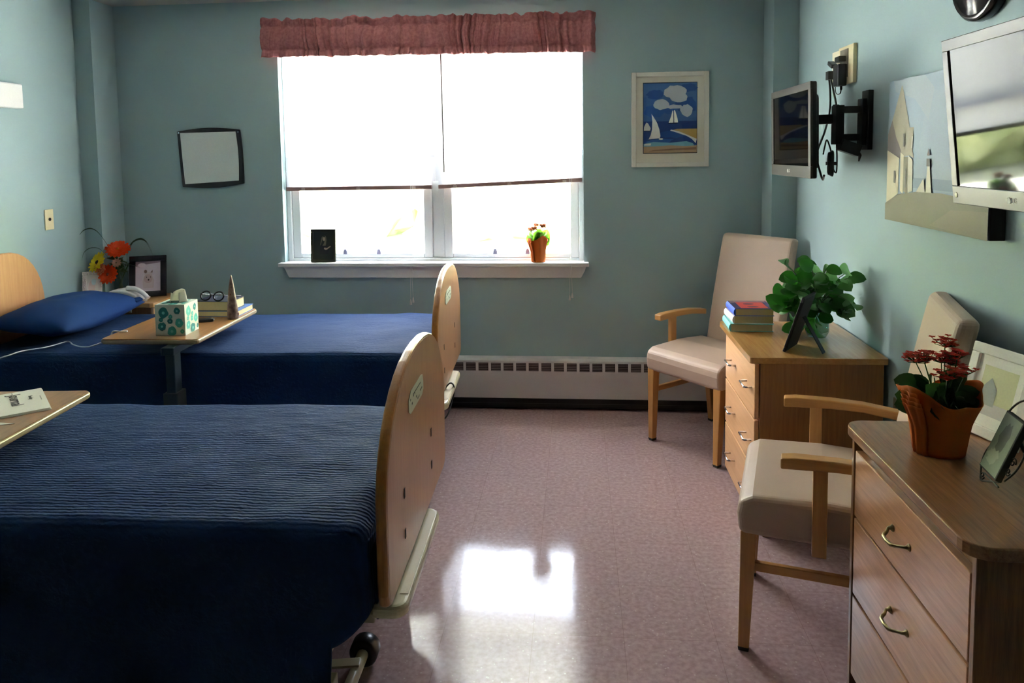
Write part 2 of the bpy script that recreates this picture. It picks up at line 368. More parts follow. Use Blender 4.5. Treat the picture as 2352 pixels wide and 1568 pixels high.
# ------------------------------------------------------------------ window
W = thing('window_1', 'white double window with sill', 'window', (0, 0, 0), kind='structure')
b = bm_new()
yo = D+.075
for a in ((x0, x0+.03, z0, z1), (x1-.03, x1, z0, z1), (x0+.03, x1-.03, z1-.03, z1), (x0+.03, x1-.03, z0, z0+.018)): bb(b, a[0], a[1], D+.062, D+.165, a[2], a[3])
obj('window_frame', b, M['vinyl'], W, bevel=.004)
b = bm_new(); bb(b, -.934, -.856, D+.09, D+.165, z0, z1); obj('mullion', b, M['vinyl'], W, bevel=.006)
for k, (a, c) in enumerate(((x0+.03, -.934), (-.856, x1-.03))):
    for lo, hi, yy in ((z0+.018, 1.63, yo), (1.60, z1-.03, yo+.035)):
        b = bm_new()
        for q in ((a, a+.055, lo, hi), (c-.055, c, lo, hi), (a+.055, c-.055, lo, lo+.03), (a+.055, c-.055, hi-.04, hi)): bb(b, q[0], q[1], yy, yy+.032, q[2], q[3])
        s = obj('sash', b, M['vinyl'], W, bevel=.005)
        b = bm_new(); bb(b, a+.05, c-.05, yy+.014, yy+.018, lo+.02, hi-.03); obj('pane', b, M['glass'], s)
        if lo < 1:
            for t in (.38, .62):
                b = bm_new(); xm = a+(c-a)*t
                prism(b, [(xm-.013, lo+.028), (xm+.013, lo+.028), (xm+.013, lo+.045), (xm+.006, lo+.062), (xm-.006, lo+.062), (xm-.013, lo+.045)], 'y', yy-.02, yy)
                obj('sash_lift', b, C(120, 122, 150), s, bevel=.002)
b = bm_new(); bb(b, x0-.03, x1+.03, D-.05, D+.075, z0-.022, z0+.003); obj('sill', b, M['trim'], W, bevel=.005)
b = bm_new(); prism(b, [(x0-.01, z0-.022), (x1+.012, z0-.022), (x1+.004, z0-.05), (x1-.02, z0-.095), (x0+.03, z0-.095), (x0+.005, z0-.04)], 'y', D-.022, D)
obj('apron', b, M['trim'], W, bevel=.003)
# blinds
def blind(xa, xb, zl, zr, label, cordx, cordz, wand):
    t = thing('window_blind', label, 'blind', ((xa+xb)/2, D+.045, 2.30), group='raised blinds in the window')
    cx, y0_, zt = (xa+xb)/2, D+.045, 2.30
    ox, oy, oz = -cx, -y0_, -zt
    b = bm_new(); bb(b, xa+ox, xb+ox, -.02, .02, -.03, 0); obj('head_rail', b, M['white'], t, bevel=.003)
    b = bm_new(); n = 62
    for k in range(n):
        f = (k+1)/n
        zz0 = -.035-(zt-.035-zl-.03)*f; zz1 = -.035-(zt-.035-zr-.03)*f
        xs0, xs1 = xa+ox-.0, xb+ox
        if k < n-2:
            if xa < -1.5: xs1 += .020
            else: xs0 -= .020
        vs = [b.verts.new((xs0, -.003, zz0+.0074)), b.verts.new((xs1, -.003, zz1+.0074)), b.verts.new((xs1, .005, zz1-.0074)), b.verts.new((xs0, .005, zz0-.0074))]
        b.faces.new(vs)
    obj('slats', b, M['blind'], t, recalc=False)
    b = bm_new()
    for yy in (-.012, .004):
        prism(b, [(xa+ox, zl-zt), (xb+ox, zr-zt), (xb+ox, zr-zt+.025), (xa+ox, zl-zt+.025)], 'y', yy, yy+.012)
    obj('bottom_rail', b, M['rail'], t, bevel=.003)
    b = bm_new()
    for f in (.12, .5, .88):
        xx = (xa+(xb-xa)*f)+ox; tube(b, [(xx, -.009, -.03), (xx, -.0135, zl-zt+.02+(zr-zl)*f)], .0011, 5)
        bb(b, xx-.012, xx+.012, -.0145, -.0125, zl-zt+.002+(zr-zl)*f, zl-zt+.019+(zr-zl)*f)
    obj('ladder_cord', b, C(196, 176, 170), t)
    b = bm_new(); cxx = cordx+ox; h0 = cordz-zt
    tube(b, [(cxx-.006, -.024, -.03), (cxx-.005, -.05, z0-zt+.06), (cxx-.006, -.098, z0-zt-.01), (cxx-.008, -.098, h0+.03)], .0013, 5, sm=3)
    tube(b, [(cxx+.004, -.024, -.03), (cxx+.005, -.05, z0-zt+.06), (cxx+.004, -.099, z0-zt-.01), (cxx+.008, -.099, h0+.045)], .0013, 5, sm=3)
    for dx, dz in ((-.008, 0), (.008, .015)): lathe(b, [(.002, .035), (.004, .028), (.008, .004), (.007, 0), (0, -.001)], 10, (cxx+dx, -.099, h0+dz))
    obj('pull_cord', b, C(214, 216, 214, trans=.2), t)
    if wand:
        b = bm_new(); tube(b, [(wand[0]+ox, -.03, -.035), (wand[1]+ox, -.035, wand[2]-zt)], .0042, 6); obj('tilt_wand', b, C(96, 84, 80), t)
    return t
blind(-1.882, -.925, 1.398, 1.402, 'white horizontal blind in the left half of the window, rail level', -1.05, .672, None)
blind(-.882, .030, 1.403, 1.438, 'white horizontal blind in the right half of the window, rail hanging askew', -.043, .705, (-.845, -.838, 1.51))
# valance
V = thing('curtain_valance', 'gathered dusty rose curtain valance over the window', 'valance', (-.93, D, 2.36))
rv = random.Random(3)
def gather(x):
    dense = math.exp(-((x+.62)/.16)**2)+.6*math.exp(-((x+.16)/.1)**2)+.5*math.exp(-((x+1.65)/.08)**2)
    a = noise.noise(Vector((x*16, 0, 0)))*.7+noise.noise(Vector((x*43, 3, 0)))*(.35+.8*dense)+noise.noise(Vector((x*95, 7, 0)))*(.12+.5*dense)
    return a
def vfn(u, v):
    x = -1.985+u*2.1
    top = 2.475-.012*u+.018*noise.noise(Vector((x*7, 5, 0)))+.016*noise.noise(Vector((x*26, 5, 0)))
    bot = 2.243-.018*u+.008*noise.noise(Vector((x*18, 9, 0)))
    z = bot+(top-bot)*v
    g = gather(x+.012*math.sin(v*3+x*9))
    pinch = max(math.exp(-((v-.80)/.045)**2), math.exp(-((v-.20)/.04)**2))
    amp = .034*(1-.5*pinch)*(1+.5*abs(v-.5))
    dense = math.exp(-((x+.62)/.16)**2)
    y = D-.075+g*amp-.018*math.sin(PI*min(max((v-.2)/.6, 0), 1))+.013*pinch
    e = min(u, 1-u)
    if e < .012: y = y+(1-e/.012)*.06
    x += .006*noise.noise(Vector((x*20, v*6, 2)))
    return (x+.93, y-D, z-2.36)
b = bm_new(); grid(b, vfn, 620, 22); obj('valance_fabric', b, M['valance'], V, solid=.0025)
b = bm_new(); tube(b, [(-1.04, -.003, .06), (-1.04, -.028, .06), (1.03, -.028, .055), (1.03, -.003, .055)], .006, 6); obj('curtain_rod', b, M['white'], V)
# ------------------------------------------------------------------ outside
b = bm_new(); bb(b, -40, 40, D+.4, 60, -.6, -.5)
tag(obj('lawn', b, speckle('grass', srgb(178, 178, 162), srgb(200, 200, 186), 3, .9)), 'bright green lawn outside the window', 'lawn', kind='structure')
b = bm_new()
for k in range(9):
    rk = random.Random(k); cx = -20+k*4.6+rk.uniform(-1, 1); r = rk.uniform(2.2, 3.4); yk = 19+rk.uniform(-2, 4)
    s = bmesh.ops.create_icosphere(b, subdivisions=4, radius=r)
    for v in s['verts']:
        d = noise.noise(v.co*1.3+Vector((k*9, 0, 0)))*.55+noise.noise(v.co*4)*.2
        v.co = v.co*(1+d*.35)+Vector((cx, yk, r*.75-.5))
tag(obj('shrubbery', b, speckle('foliage_outside', srgb(166, 178, 124), srgb(218, 222, 172), 2.2, .9)), 'sunlit green trees and shrubs beyond the lawn', 'trees', kind='stuff')
# ------------------------------------------------------------------ heater
H = thing('baseboard_heater', 'long white baseboard heater under the window', 'heater', (-.95, D, 0))
b = bm_new()
prism(b, [(-.001, .335), (-.055, .335), (-.07, .322), (-.07, .08), (-.06, .08), (-.06, .318), (-.001, .325)], 'x', -2.02, 2.03)
obj('housing', b, M['heater'], H, bevel=.003)
b = bm_new(); bb(b, -2.0, 2.01, -.052, -.001, .015, .30); obj('fin_core', b, M['dark'], H)
for k in range(50):
    xx = -1.985+k*.0795
    if xx+.062 > 2.02: break
    b = bm_new(); bb(b, xx, xx+.062, -.0708, -.0695, .256, .308)
    for j in range(5): bb(b, xx+.002, xx+.060, -.0725, -.0700, .2585+j*.0105, .2615+j*.0105, mi=1)
    obj('vent', b, [M['slot'], C(150, 138, 138)], H)
b = bm_new(); bb(b, -2.0, 2.01, -.06, -.058, .028, .072); bb(b, -2.0, 2.01, -.064, -.056, .04, .046)
obj('damper_strip', b, C(44, 40, 42, rough=.3), H)
# ------------------------------------------------------------------ wall items, back wall
P = thing('whiteboard', 'small whiteboard in a curved black frame left of the window', 'whiteboard', (-2.355, D, 1.62))
def curved(x0_, x1_, zb0, zb1, zt0, zt1, bow, n=12, side=.012):
    o = []
    for k in range(n+1): t = k/n; o.append((x0_[0]+(x1_[0]-x0_[0])*t, zb0+(zb1-zb0)*t-bow*math.sin(PI*t)))
    for k in range(1, n): t = k/n; o.append((x1_[0]+(x1_[1]-x1_[0])*t+side*math.sin(PI*t), zb1+(zt1-zb1)*t))
    for k in range(n+1): t = k/n; o.append((x1_[1]+(x0_[1]-x1_[1])*t, zt1+(zt0-zt1)*t+bow*math.sin(PI*t)))
    for k in range(1, n): t = k/n; o.append((x0_[1]+(x0_[0]-x0_[1])*t-side*math.sin(PI*t)*.2, zt0+(zb0-zt0)*t))
    return o
outl = curved((-.198, -.218), (.214, .200), -.186, -.168, .172, .178, .018, side=.006)
inl = curved((-.178, -.196), (.184, .176), -.168, -.148, .162, .166, .0, side=.008)
b = bm_new(); prism(b, outl, 'y', -.022, -.001); obj('frame', b, C(14, 16, 28, rough=.35), P, bevel=.004)
b = bm_new(); prism(b, inl, 'y', -.0225, -.010); obj('board', b, M['board'], P)
b = bm_new()
b.free()
for sx in (-.205, .192):
    b = bm_new(); lathe(b, [(.006, .003), (.006, 0), (0, -.001)], 10, (sx, -.0225, .163), mat=Matrix.Rotation(PI/2, 3, 'X')); obj('mounting_screw', b, M['chrome'], P)
P = thing('framed_picture', 'white framed painting of white sailboats, hung right of the window', 'picture', (.566, D, 1.813))
b = bm_new(); w2, h2 = .2325, .2875
for q in ((-w2, -w2+.028, -h2, h2), (w2-.028, w2, -h2, h2), (-w2+.028, w2-.028, h2-.028, h2), (-w2+.028, w2-.028, -h2, -h2+.028)): bb(b, q[0], q[1], -.025, -.001, q[2], q[3])
obj('frame', b, M['wframe'], P, bevel=.004)
b = bm_new(); bb(b, -w2+.02, w2-.02, -.012, -.002, -h2+.02, h2-.02); obj('mat_board', b, C(232, 226, 210), P)
cols = [C(20, 26, 44), C(64, 112, 176), C(24, 84, 160), C(190, 200, 206), C(22, 66, 138), C(232, 232, 224), C(204, 168, 96), C(122, 180, 200), C(190, 158, 122), C(150, 112, 84), C(40, 100, 180)]
sh = [(0, [(0, 0), (1, 0), (1, 1), (0, 1)]), (1, [(.01, .01), (.99, .01), (.99, .99), (.01, .99)]),
      (2, ell(.23, .83, .16, .07, wob=.15)), (2, ell(.85, .92, .14, .06, wob=.2, seed=2)), (2, ell(.8, .68, .19, .12, wob=.15, seed=4)), (10, ell(.2, .6, .19, .09, wob=.2, seed=5)), (10, ell(.5, .62, .12, .07, wob=.2, seed=6)),
      (3, ell(.60, .86, .21, .10, wob=.12, seed=7)), (3, ell(.66, .79, .17, .07, wob=.12, seed=8)), (3, ell(.34, .69, .15, .075, wob=.12, seed=9)), (3, ell(.58, .655, .14, .03, wob=.2, seed=10)), (3, ell(.80, .60, .11, .085, wob=.15, seed=11)),
      (4, [(.01, .12), (.99, .12), (.99, .455), (.01, .455)]), (2, ell(.55, .27, .3, .05, wob=.2, seed=12)), (10, ell(.3, .18, .25, .04, wob=.3, seed=13)),
      (6, [(.99, .345), (.99, .20), (.93, .22), (.80, .25), (.65, .29), (.5, .32), (.62, .345)]), (5, [(.5, .325), (.65, .285), (.8, .245), (.9, .20), (.97, .14), (.99, .2), (.9, .23), (.8, .265), (.66, .31), (.52, .335)]),
      (7, [(.01, .14), (.2, .165), (.5, .15), (.8, .17), (.92, .14), (.95, .1), (.01, .1)]), (5, [(.03, .14), (.15, .145), (.14, .115), (.02, .115)]),
      (8, [(.01, .01), (.99, .01), (.99, .11), (.8, .10), (.5, .115), (.2, .10), (.01, .10)]), (9, [(.1, .03), (.5, .045), (.98, .05), (.98, .085), (.6, .07), (.2, .05)]),
      (5, [(.015, .325), (.13, .325), (.14, .36), (.09, .43), (.06, .44), (.02, .38)]), (0, [(.015, .318), (.14, .318), (.14, .326), (.015, .326)]),
      (5, [(.10, .20), (.31, .215), (.32, .25), (.30, .34), (.26, .43), (.20, .51), (.155, .56), (.17, .46), (.165, .34), (.14, .26)]), (0, [(.10, .19), (.32, .205), (.30, .217), (.10, .203)]), (5, ell(.33, .205, .04, .012)),
      (5, [(.47, .43), (.56, .43), (.555, .60), (.54, .60), (.52, .53)]), (5, [(.575, .43), (.645, .435), (.63, .50), (.59, .60), (.57, .61)]), (0, [(.46, .42), (.64, .422), (.62, .434), (.47, .432)]), (0, [(.562, .42), (.569, .42), (.566, .62), (.561, .62)])]
b = bm_new(); picture(b, (-.163, -.0125, -.205), (.326, 0, 0), (0, 0, .43), sh); obj('print', b, cols, P, recalc=False)
b = bm_new(); bb(b, -w2+.027, w2-.027, -.0225, -.0215, -h2+.027, h2-.027); obj('glazing', b, M['glass'], P)
# ------------------------------------------------------------------ left wall items
b = bm_new(); bb(b, XL+.001, XL+.06, 3.40, 3.868, 1.905, 2.04); T = thing('wall_box', 'white box on the wall above the far bed', 'box', (XL, 3.64, 1.97))
b.free()
b = bm_new(); bb(b, .001, .055, -.25, .225, -.066, .068); obj('cover', b, M['white'], T, bevel=.008)
b = bm_new(); bb(b, .001, .03, .215, .235, -.066, .068); obj('end_cap', b, C(236, 240, 232), T, bevel=.003)
T = thing('wall_plate', 'ivory nurse call jack plate beside the flowers', 'wall plate', (XL, 4.07, 1.272))
b = bm_new(); bb(b, .0005, .007, -.035, .035, -.060, .060); obj('plate', b, M['cream'], T, bevel=.003)
b = bm_new(); lathe(b, [(.009, 0), (.009, .004), (.005, .004), (.004, .002), (0, .002)], 14, (.007, 0, .002), mat=Matrix.Rotation(PI/2, 3, 'Y')); obj('jack', b, C(52, 34, 30), T)
# ------------------------------------------------------------------ beds
def board_poly(hw, zb, zs, zt, cham=.14, n=20):
    o = [(-hw+cham, zb), (hw-cham, zb), (hw-.012, zb+.015), (hw, zb+.05)]
    for k in range(n+1):
        t = PI*k/n; c, s = math.cos(t), math.sin(t)
        o.append((hw*math.copysign(abs(c)**(2/2.35), c), zs+(zt-zs)*abs(s)**(2/2.0)))
    o += [(-hw, zb+.05), (-hw+.012, zb+.015)]
    return o
def bed(label, loc, rz, flip=False):
    t = thing('hospital_bed', label, 'bed', loc, rz, group='hospital beds')
    p = board_poly(.485, .425, .70, 1.03, .045); q = [(a*.965, (c-.72)*.965+.72) for a, c in p]
    b = bm_new(); prism(b, p, 'x', -.034, -.004); fb = obj('footboard', b, M['maple_edge'], t, bevel=.010, seg=3)
    for xx, s in ((-.0035, 1), (-.0345, -1)):
        b = bm_new(); prism(b, q, 'x', xx, xx-.001*s); obj('laminate_face', b, M['maple'], fb)
    # plate with print and four slotted holes
    b = bm_new()
    L0 = [(-.165, .85), (-.14, .838), (.04, .838), (.065, .85), (.065, .875), (.055, .90), (.03, .905), (-.13, .905), (-.165, .885)]
    L0 = [(a-.02, c+.01) for a, c in L0]
    prism(b, L0, 'x', -.0025, -.001)
    rnd = random.Random(5)
    for k in range(9):
        ya = -.165+k*.022; zz = .857+rnd.choice((0, .012, .03)); bb(b, -.0013, -.0008, ya, ya+rnd.uniform(.007, .014), zz, zz+.007, mi=1)
    bb(b, -.0013, -.0008, -.12, 0, .893, .897, mi=1)
    obj('instruction_plate', b, [C(196, 200, 176), C(60, 66, 60)], fb)
    for ya, za in ((-.27, .655), (-.27, .535), (.17, .665), (.17, .55)):
        b = bm_new(); bb(b, -.0025, -.001, ya-.006, ya+.006, za-.014, za+.014); obj('slot_cover', b, C(52, 26, 14), fb, bevel=.0005)
    p2 = board_poly(.30, .42, .82, 1.14, .05)
    b = bm_new(); prism(b, [(a-.21, c) for a, c in p2], 'x', -2.33, -2.30); obj('headboard', b, M['maple'], t, bevel=.010, seg=3)
    b = bm_new(); prism(b, rrect(-2.28, -.13, -.42, .42, .08), 'z', .44, .630); obj('mattress', b, M['mattress'], t, bevel=.03, seg=3)
    b = bm_new()
    for s in (-1, 1): bb(b, -2.29, -.06, s*.40-.02, s*.40+.02, .36, .42)
    for xx in (-2.26, -1.5, -.8, -.1): bb(b, xx-.025, xx+.025, -.39, .39, .37, .435)
    obj('deck_frame', b, M['beige'], t, bevel=.004)
    # moulded end bumper below the footboard
    b = bm_new(); prism(b, rrect(-.085, .034, -.445, .12, .04), 'z', .385, .422); e = obj('end_bumper', b, M['beige'], t, bevel=.014, seg=3)
    b = bm_new(); bb(b, .002, .026, -.38, .09, .4225, .424); obj('bumper_inset', b, C(228, 220, 200, rough=.12), e)
    b = bm_new()
    for s in (-1, 1): bb(b, -2.0, -.25, s*.30-.02, s*.30+.02, .15, .19)
    tube(b, [(-2.0, -.36, .17), (-2.0, .36, .17)], .019, 12); tube(b, [(-.185, -.40, .056), (-.185, -.105, .050)], .0185, 12); bb(b, -.262, -.185, -.40, -.36, .05, .175)
    tube(b, [(-.25, -.32, .17), (-.25, .36, .17)], .019, 12)
    obj('base_frame', b, M['beige'], t, bevel=.003)
    b = bm_new(); box(b, (-.26, -.19, .072), (.17, .036, .008), Matrix.Rotation(math.radians(8), 3, 'Z')); obj('base_strap', b, M['beige'], t, bevel=.001)
    for xx in (-1.9, -.4):
        for s in (-1, 1): b = bm_new(); tube(b, [(xx, s*.3, .18), (xx+.22, s*.36, .40)], .015, 8); obj('lift_arm', b, M['beige'], t)
    for sx, sy, ry in ((-.25, 1, .375), (-.185, -1, -.085), (-2.0, 1, .375), (-2.0, -1, -.375)):
        b = bm_new(); R = Matrix.Rotation(PI/2, 3, 'X')
        lathe(b, [(.02, -.028), (.040, -.028), (.0455, -.021), (.0455, .021), (.040, .028), (.02, .028)], 22, (sx, ry, .048 if ry == -.085 else .17), mat=R)
        obj('roller_bumper', b, M['rubber'], t)
        b = bm_new(); lathe(b, [(.02, -.014), (.048, -.014), (.055, -.008), (.055, .008), (.048, .014), (.02, .014)], 22, (sx-.09, sy*.29, .055), mat=R)
        cst = obj('caster', b, M['rubber'], t)
        b = bm_new(); bb(b, sx-.115, sx-.065, sy*.29-.022, sy*.29-.017, .03, .145); bb(b, sx-.115, sx-.065, sy*.29+.017, sy*.29+.022, .03, .145); bb(b, sx-.115, sx-.065, sy*.29-.022, sy*.29+.022, .14, .15)
        obj('caster_fork', b, M['black'], cst)
    return t
def bedspread(label, loc, rz, seed, hw=.462):
    """top, rounded edges, hanging sides and a tucked foot end as one cloth"""
    zt, r = .672, .042
    def hem(x):   # how low the near side hangs
        if x < -.165: return .13
        t = (x+.165)/.115
        return .355+.09*min(max(t, 0), 1)**1.5
    def fn(u, v):
        x = -2.285+u*2.235
        # foot end drop
        dz = 0
        xe = -.115
        if x > xe:
            t = min((x-xe)/.06, 1); dz = .065*(1-math.sqrt(max(1-t*t, 0)))+(.20*max((x-xe-.055)/.01, 0) if x > xe+.055 else 0)
            dz = min(dz, .25)
        s = (v-.5)*2; a = abs(s); sg = 1 if s > 0 else -1
        lo = hem(x)
        if a < .42:
            y = sg*a/.42*(hw-r); z = zt+.010*(1-(a/.42)**2)
        elif a < .54:
            th = (a-.42)/.12*PI/2; y = sg*(hw-r+r*math.sin(th)); z = zt-r+r*math.cos(th)
        else:
            t = (a-.54)/.46; z = zt-r-(zt-r-lo)*t; y = sg*(hw+(.004+.012*t+.014*noise.noise(Vector((x*5, seed, t)))*t)*(1 if sg < 0 else .2))
        n = noise.noise(Vector((x*3.1, y*5, seed)))*.006+noise.noise(Vector((x*9, y*14, seed)))*.0030
        if a < .5: z += n
        if x > -.6 and a < .5: z += .004*math.sin((x*18+abs(y)*16))*((x+.6)/.6)
        if a < .54: z -= dz
        elif dz > 0: y -= sg*dz*.25
        if dz > 0 and a > .42:
            y -= sg*min(dz, .1)*.55
        return (x, y, z)
    b = bm_new(); grid(b, fn, 150, 96)
    o = obj('bedspread', b, M['quilt'], solid=.006, loc=loc, rot=(0, 0, rz), recalc=False)
    return tag(o, label, 'bedspread', 'navy bedspreads')
NB = ((-.503, 2.285, 0), math.radians(1.3)); FB = ((-.683, 3.885, 0), math.radians(2.6))
bed('hospital bed nearest the camera, with maple footboard', *NB)
bed('hospital bed under the window, with maple footboard', *FB)
bedspread('navy ribbed bedspread over the bed nearest the camera', (NB[0][0], NB[0][1], -.016), NB[1], 1.5, .478)
bedspread('navy ribbed bedspread over the bed under the window', *FB, 4.5)
def pillow():
    b = bm_new()
    def f(sgn):
        def g(u, v):
            a, c = (u-.5)*2, (v-.5)*2
            k = (1-abs(a)**2.6)*(1-abs(c)**2.6); k = max(k, 0)**.5
            pin = 1-.07*(abs(c)**2)*(1-abs(a)) ; pin2 = 1-.07*(abs(a)**2)*(1-abs(c))
            return (a*.205*pin, c*.375*pin2, sgn*((.088 if sgn > 0 else .075)*k)+.012*noise.noise(Vector((a*2, c*3, 0)))*k+.0)
        return g
    grid(b, f(1), 28, 36); grid(b, f(-1), 28, 36); bmesh.ops.remove_doubles(b, verts=b.verts, dist=.0005)
    return b
o = obj('pillow', pillow(), M['pillow'], loc=(-2.755, 3.765, .787), rot=(0, math.radians(5), math.radians(3)))
tag(o, 'plump navy pillow at the head of the bed under the window', 'pillow')
b = bm_new(); prism(b, [(0, 0), (.045, .003), (.075, .03), (.055, .055), (.01, .035)], 'z', 0, .012)
f_ = obj('pillow_fold', b, M['pillow'], o, loc=(.16, .27, .012), rot=(.3, 0, .4), bevel=.003)
# black lead hanging from the far footboard
b = bm_new(); tube(b, [(-.70, 3.70, .40), (-.655, 3.66, .455), (-.645, 3.72, .415), (-.65, 3.70, .36), (-.67, 3.58, .30), (-.78, 3.55, .26)], .004, 8, sm=8)
tag(obj('hanging_cable', b, M['black']), 'black cord hanging behind the far footboard', 'cord')
# ------------------------------------------------------------------ overbed tables
def otable(label, loc, rz, top, z, post, foot):
    t = thing('overbed_table', label, 'table', loc, rz, group='overbed tables')
    x0_, x1_, y0_, y1_ = top
    b = bm_new(); prism(b, rrect(x0_, x1_, y0_, y1_, .022), 'z', z-.024, z); tp = obj('table_top', b, M['oak_top'] if False else wood('table_laminate', srgb(160, 112, 66), srgb(134, 90, 50), 'Y', .35, 1.2), t)
    b = bm_new(); prism(b, rrect(x0_-.005, x1_+.005, y0_-.005, y1_+.005, .026), 'z', z-.022, z-.003); obj('edge_band', b, C(158, 140, 112, rough=.3), tp, bevel=.005)
    px_, py_ = post
    b = bm_new(); bb(b, px_-.022, px_+.022, py_-.03, py_+.03, .42, z-.024); obj('inner_column', b, M['greymetal'], t, bevel=.004)
    b = bm_new(); bb(b, px_-.034, px_+.034, py_-.042, py_+.042, .08, .54); obj('outer_column', b, C(62, 64, 60, rough=.4), t, bevel=.004)
    b = bm_new(); bb(b, px_-.03, px_+.03, py_-.05, py_+.16, z-.060, z-.024); obj('top_bracket', b, M['greymetal'], t, bevel=.004)
    b = bm_new(); bb(b, px_-.36, px_+.36, py_-.035, py_+.035, .05, .085); bb(b, px_-.36, px_-.31, py_-.035, py_+foot, .05, .08); bb(b, px_+.31, px_+.36, py_-.035, py_+foot, .05, .08)
    obj('base', b, C(62, 64, 60, rough=.4), t, bevel=.006)
    for cx_, cy_2 in ((px_-.335, py_), (px_+.335, py_), (px_-.335, py_+foot-.03), (px_+.335, py_+foot-.03)):
        b = bm_new(); lathe(b, [(.01, -.01), (.022, -.01), (.025, -.006), (.025, .006), (.022, .01), (.01, .01)], 16, (cx_, cy_2, .0255), mat=Matrix.Rotation(PI/2, 3, 'X')); obj('caster', b, M['rubber'], t)
    return t
ZT = .78
otable('wood-topped overbed table over the far bed, carrying tissues and books', (-2.0, 3.55, 0), math.radians(1.5), (-.24, .225, -.315, .375), ZT, (.235-.12, -.43+.1), .34)
otable('wood-topped overbed table over the near bed, carrying a newspaper', (-1.975, 2.18, 0), math.radians(4.5), (-.4, .225, -.30, .30), ZT, (-.1, -.51), .36)
# ------------------------------------------------------------------ things on the far overbed table
T = thing('tissue_box', 'cube tissue box with teal flower print on the far overbed table', 'tissue box', (-1.935, 3.378, ZT), math.radians(4))
a = .071; hb = .148
fl = [C(198, 206, 192), C(64, 168, 160), C(28, 124, 122), C(110, 196, 190)]
b = bm_new(); bb(b, -a, a, -a, a, 0, hb)
def florets(U0, org, U, V, seed, n0):
    rr = random.Random(seed); shp = []
    for cx_, cy_2, r_ in ((.28, .74, .17), (.74, .80, .11), (.80, .42, .14), (.22, .30, .14), (.55, .14, .16), (.5, .47, .09), (.2, .52, .07), (.9, .14, .07), (.52, .62, .07)):
        shp.append((2 if rr.random() < .4 else 1, ell(cx_, cy_2, r_, r_, 16, .14, rr.randint(0, 99)))); shp.append((3, ell(cx_, cy_2, r_*.3, r_*.3, 10)))
    shp = [(m_, [(min(max(p_[0], .01), .99), min(max(p_[1], .01), .99)) for p_ in q_]) for m_, q_ in shp]
    picture(b, org, U, V, shp, .00015, n0)
florets(0, (-a, -a, 0), (2*a, 0, 0), (0, 0, hb), 3, (0, -1, 0)); florets(0, (a, -a, 0), (0, 2*a, 0), (0, 0, hb), 5, (1, 0, 0)); florets(0, (-a, -a, hb), (2*a, 0, 0), (0, 2*a, 0), 8, (0, 0, 1))
obj('carton', b, fl, T, recalc=False)
b = bm_new(); prism(b, ell(0, 0, .046, .028, 20), 'z', hb, hb+.0022); obj('opening', b, C(70, 100, 98), T)
b = bm_new()
def tis(u, v):
    an = -1.1+u*5.2; r_ = .038*(1-.3*v)+.006*math.sin(an*3+v*2)
    return (r_*math.cos(an)*1.15+.004, .62*r_*math.sin(an)+.008*v, hb-.01+v*(.062+.010*math.sin(an*1.3+.6)))
grid(b, tis, 40, 10); obj('tissue', b, plain('tissue', srgb(226, 224, 210), .9, trans=.3), T, solid=.0006)
def book(label, loc, rz, w_, d_, h_, cover, group, spine_dir='x', top=None, dark_edge=True):
    """w_ along x, d_ along y; spine on +x unless given '-x'"""
    t = thing('book', label, 'book', loc, rz, group=group)
    sx = 1 if spine_dir == 'x' else -1
    b = bm_new(); c = .0022
    bb(b, -w_/2, w_/2, -d_/2, d_/2, 0, c); bb(b, -w_/2, w_/2, -d_/2, d_/2, h_-c, h_)
    prof = [(sx*w_/2, 0), (sx*(w_/2+.006), h_*.25), (sx*(w_/2+.0075), h_*.5), (sx*(w_/2+.006), h_*.75), (sx*w_/2, h_), (sx*(w_/2-.0035), h_), (sx*(w_/2-.0035), 0)]
    prism(b, prof, 'y', -d_/2, d_/2)
    obj('cover', b, cover, t, bevel=.0006)
    b = bm_new(); pa, pb = (-w_/2+.004, w_/2-.003) if sx > 0 else (-w_/2+.003, w_/2-.004)
    bb(b, pa, pb, -d_/2+.004, d_/2-.004, c, h_-c); obj('page_block', b, M['page'], t)
    if top:
        b = bm_new(); picture(b, (-w_/2, -d_/2, h_), (w_, 0, 0), (0, d_, 0), top[1], .0003, (0, 0, 1)); obj('cover_print', b, top[0], t, recalc=False)
    return t
G = 'books stacked on the far overbed table'
book('lower, larger of the two books on the far overbed table, blue cover', (-1.905, 3.815, ZT), math.radians(1), .22, .20, .030, C(62, 100, 160), G, '-x')
b2 = book('upper of the two books on the far overbed table, navy cover under glasses', (-1.93, 3.80, ZT+.030), math.radians(-1), .205, .155, .050, C(32, 36, 58), G, '-x')
T = thing('eyeglasses', 'dark framed reading glasses resting on the upper book', 'glasses', (-1.945, 3.745, ZT+.0808), math.radians(-14)); T.scale = (1.3, 1.1, 1.25)
b = bm_new()
def lens_pts(cx, cz, lean):
    return [(cx+.025*math.cos(t), -.0+.010*math.sin(t)*lean, cz+.018*math.sin(t)) for t in [2*PI*k/22 for k in range(22)]]
for cx in (-.031, .031):
    p_ = [Vector((x_, y_+(cx > 0)*.004, z_)) for x_, y_, z_ in lens_pts(cx, .0195, .8)]; tube(b, p_+[p_[0]], .0030, 6, caps=False)
tube(b, [(-.008, 0, .023), (0, -.002, .026), (.008, .002, .023)], .0021, 6, sm=4)
rim = obj('rim', b, C(40, 22, 26, rough=.25), T)
for s in (-1, 1):
    b = bm_new(); tube(b, [(s*.056, 0, .026), (s*.058, .03, .020), (s*.056, .10, .008), (s*.052, .135, .0025)], [.0028, .0022, .0022, .003], 6, sm=4); obj('temple', b, C(40, 22, 26, rough=.25), T)
for s in (-1, 1):
    b = bm_new(); vs = [b.verts.new(p) for p in lens_pts(s*.031, .0195, .8)]; b.faces.new(vs); obj('lens', b, M['glass'], T)
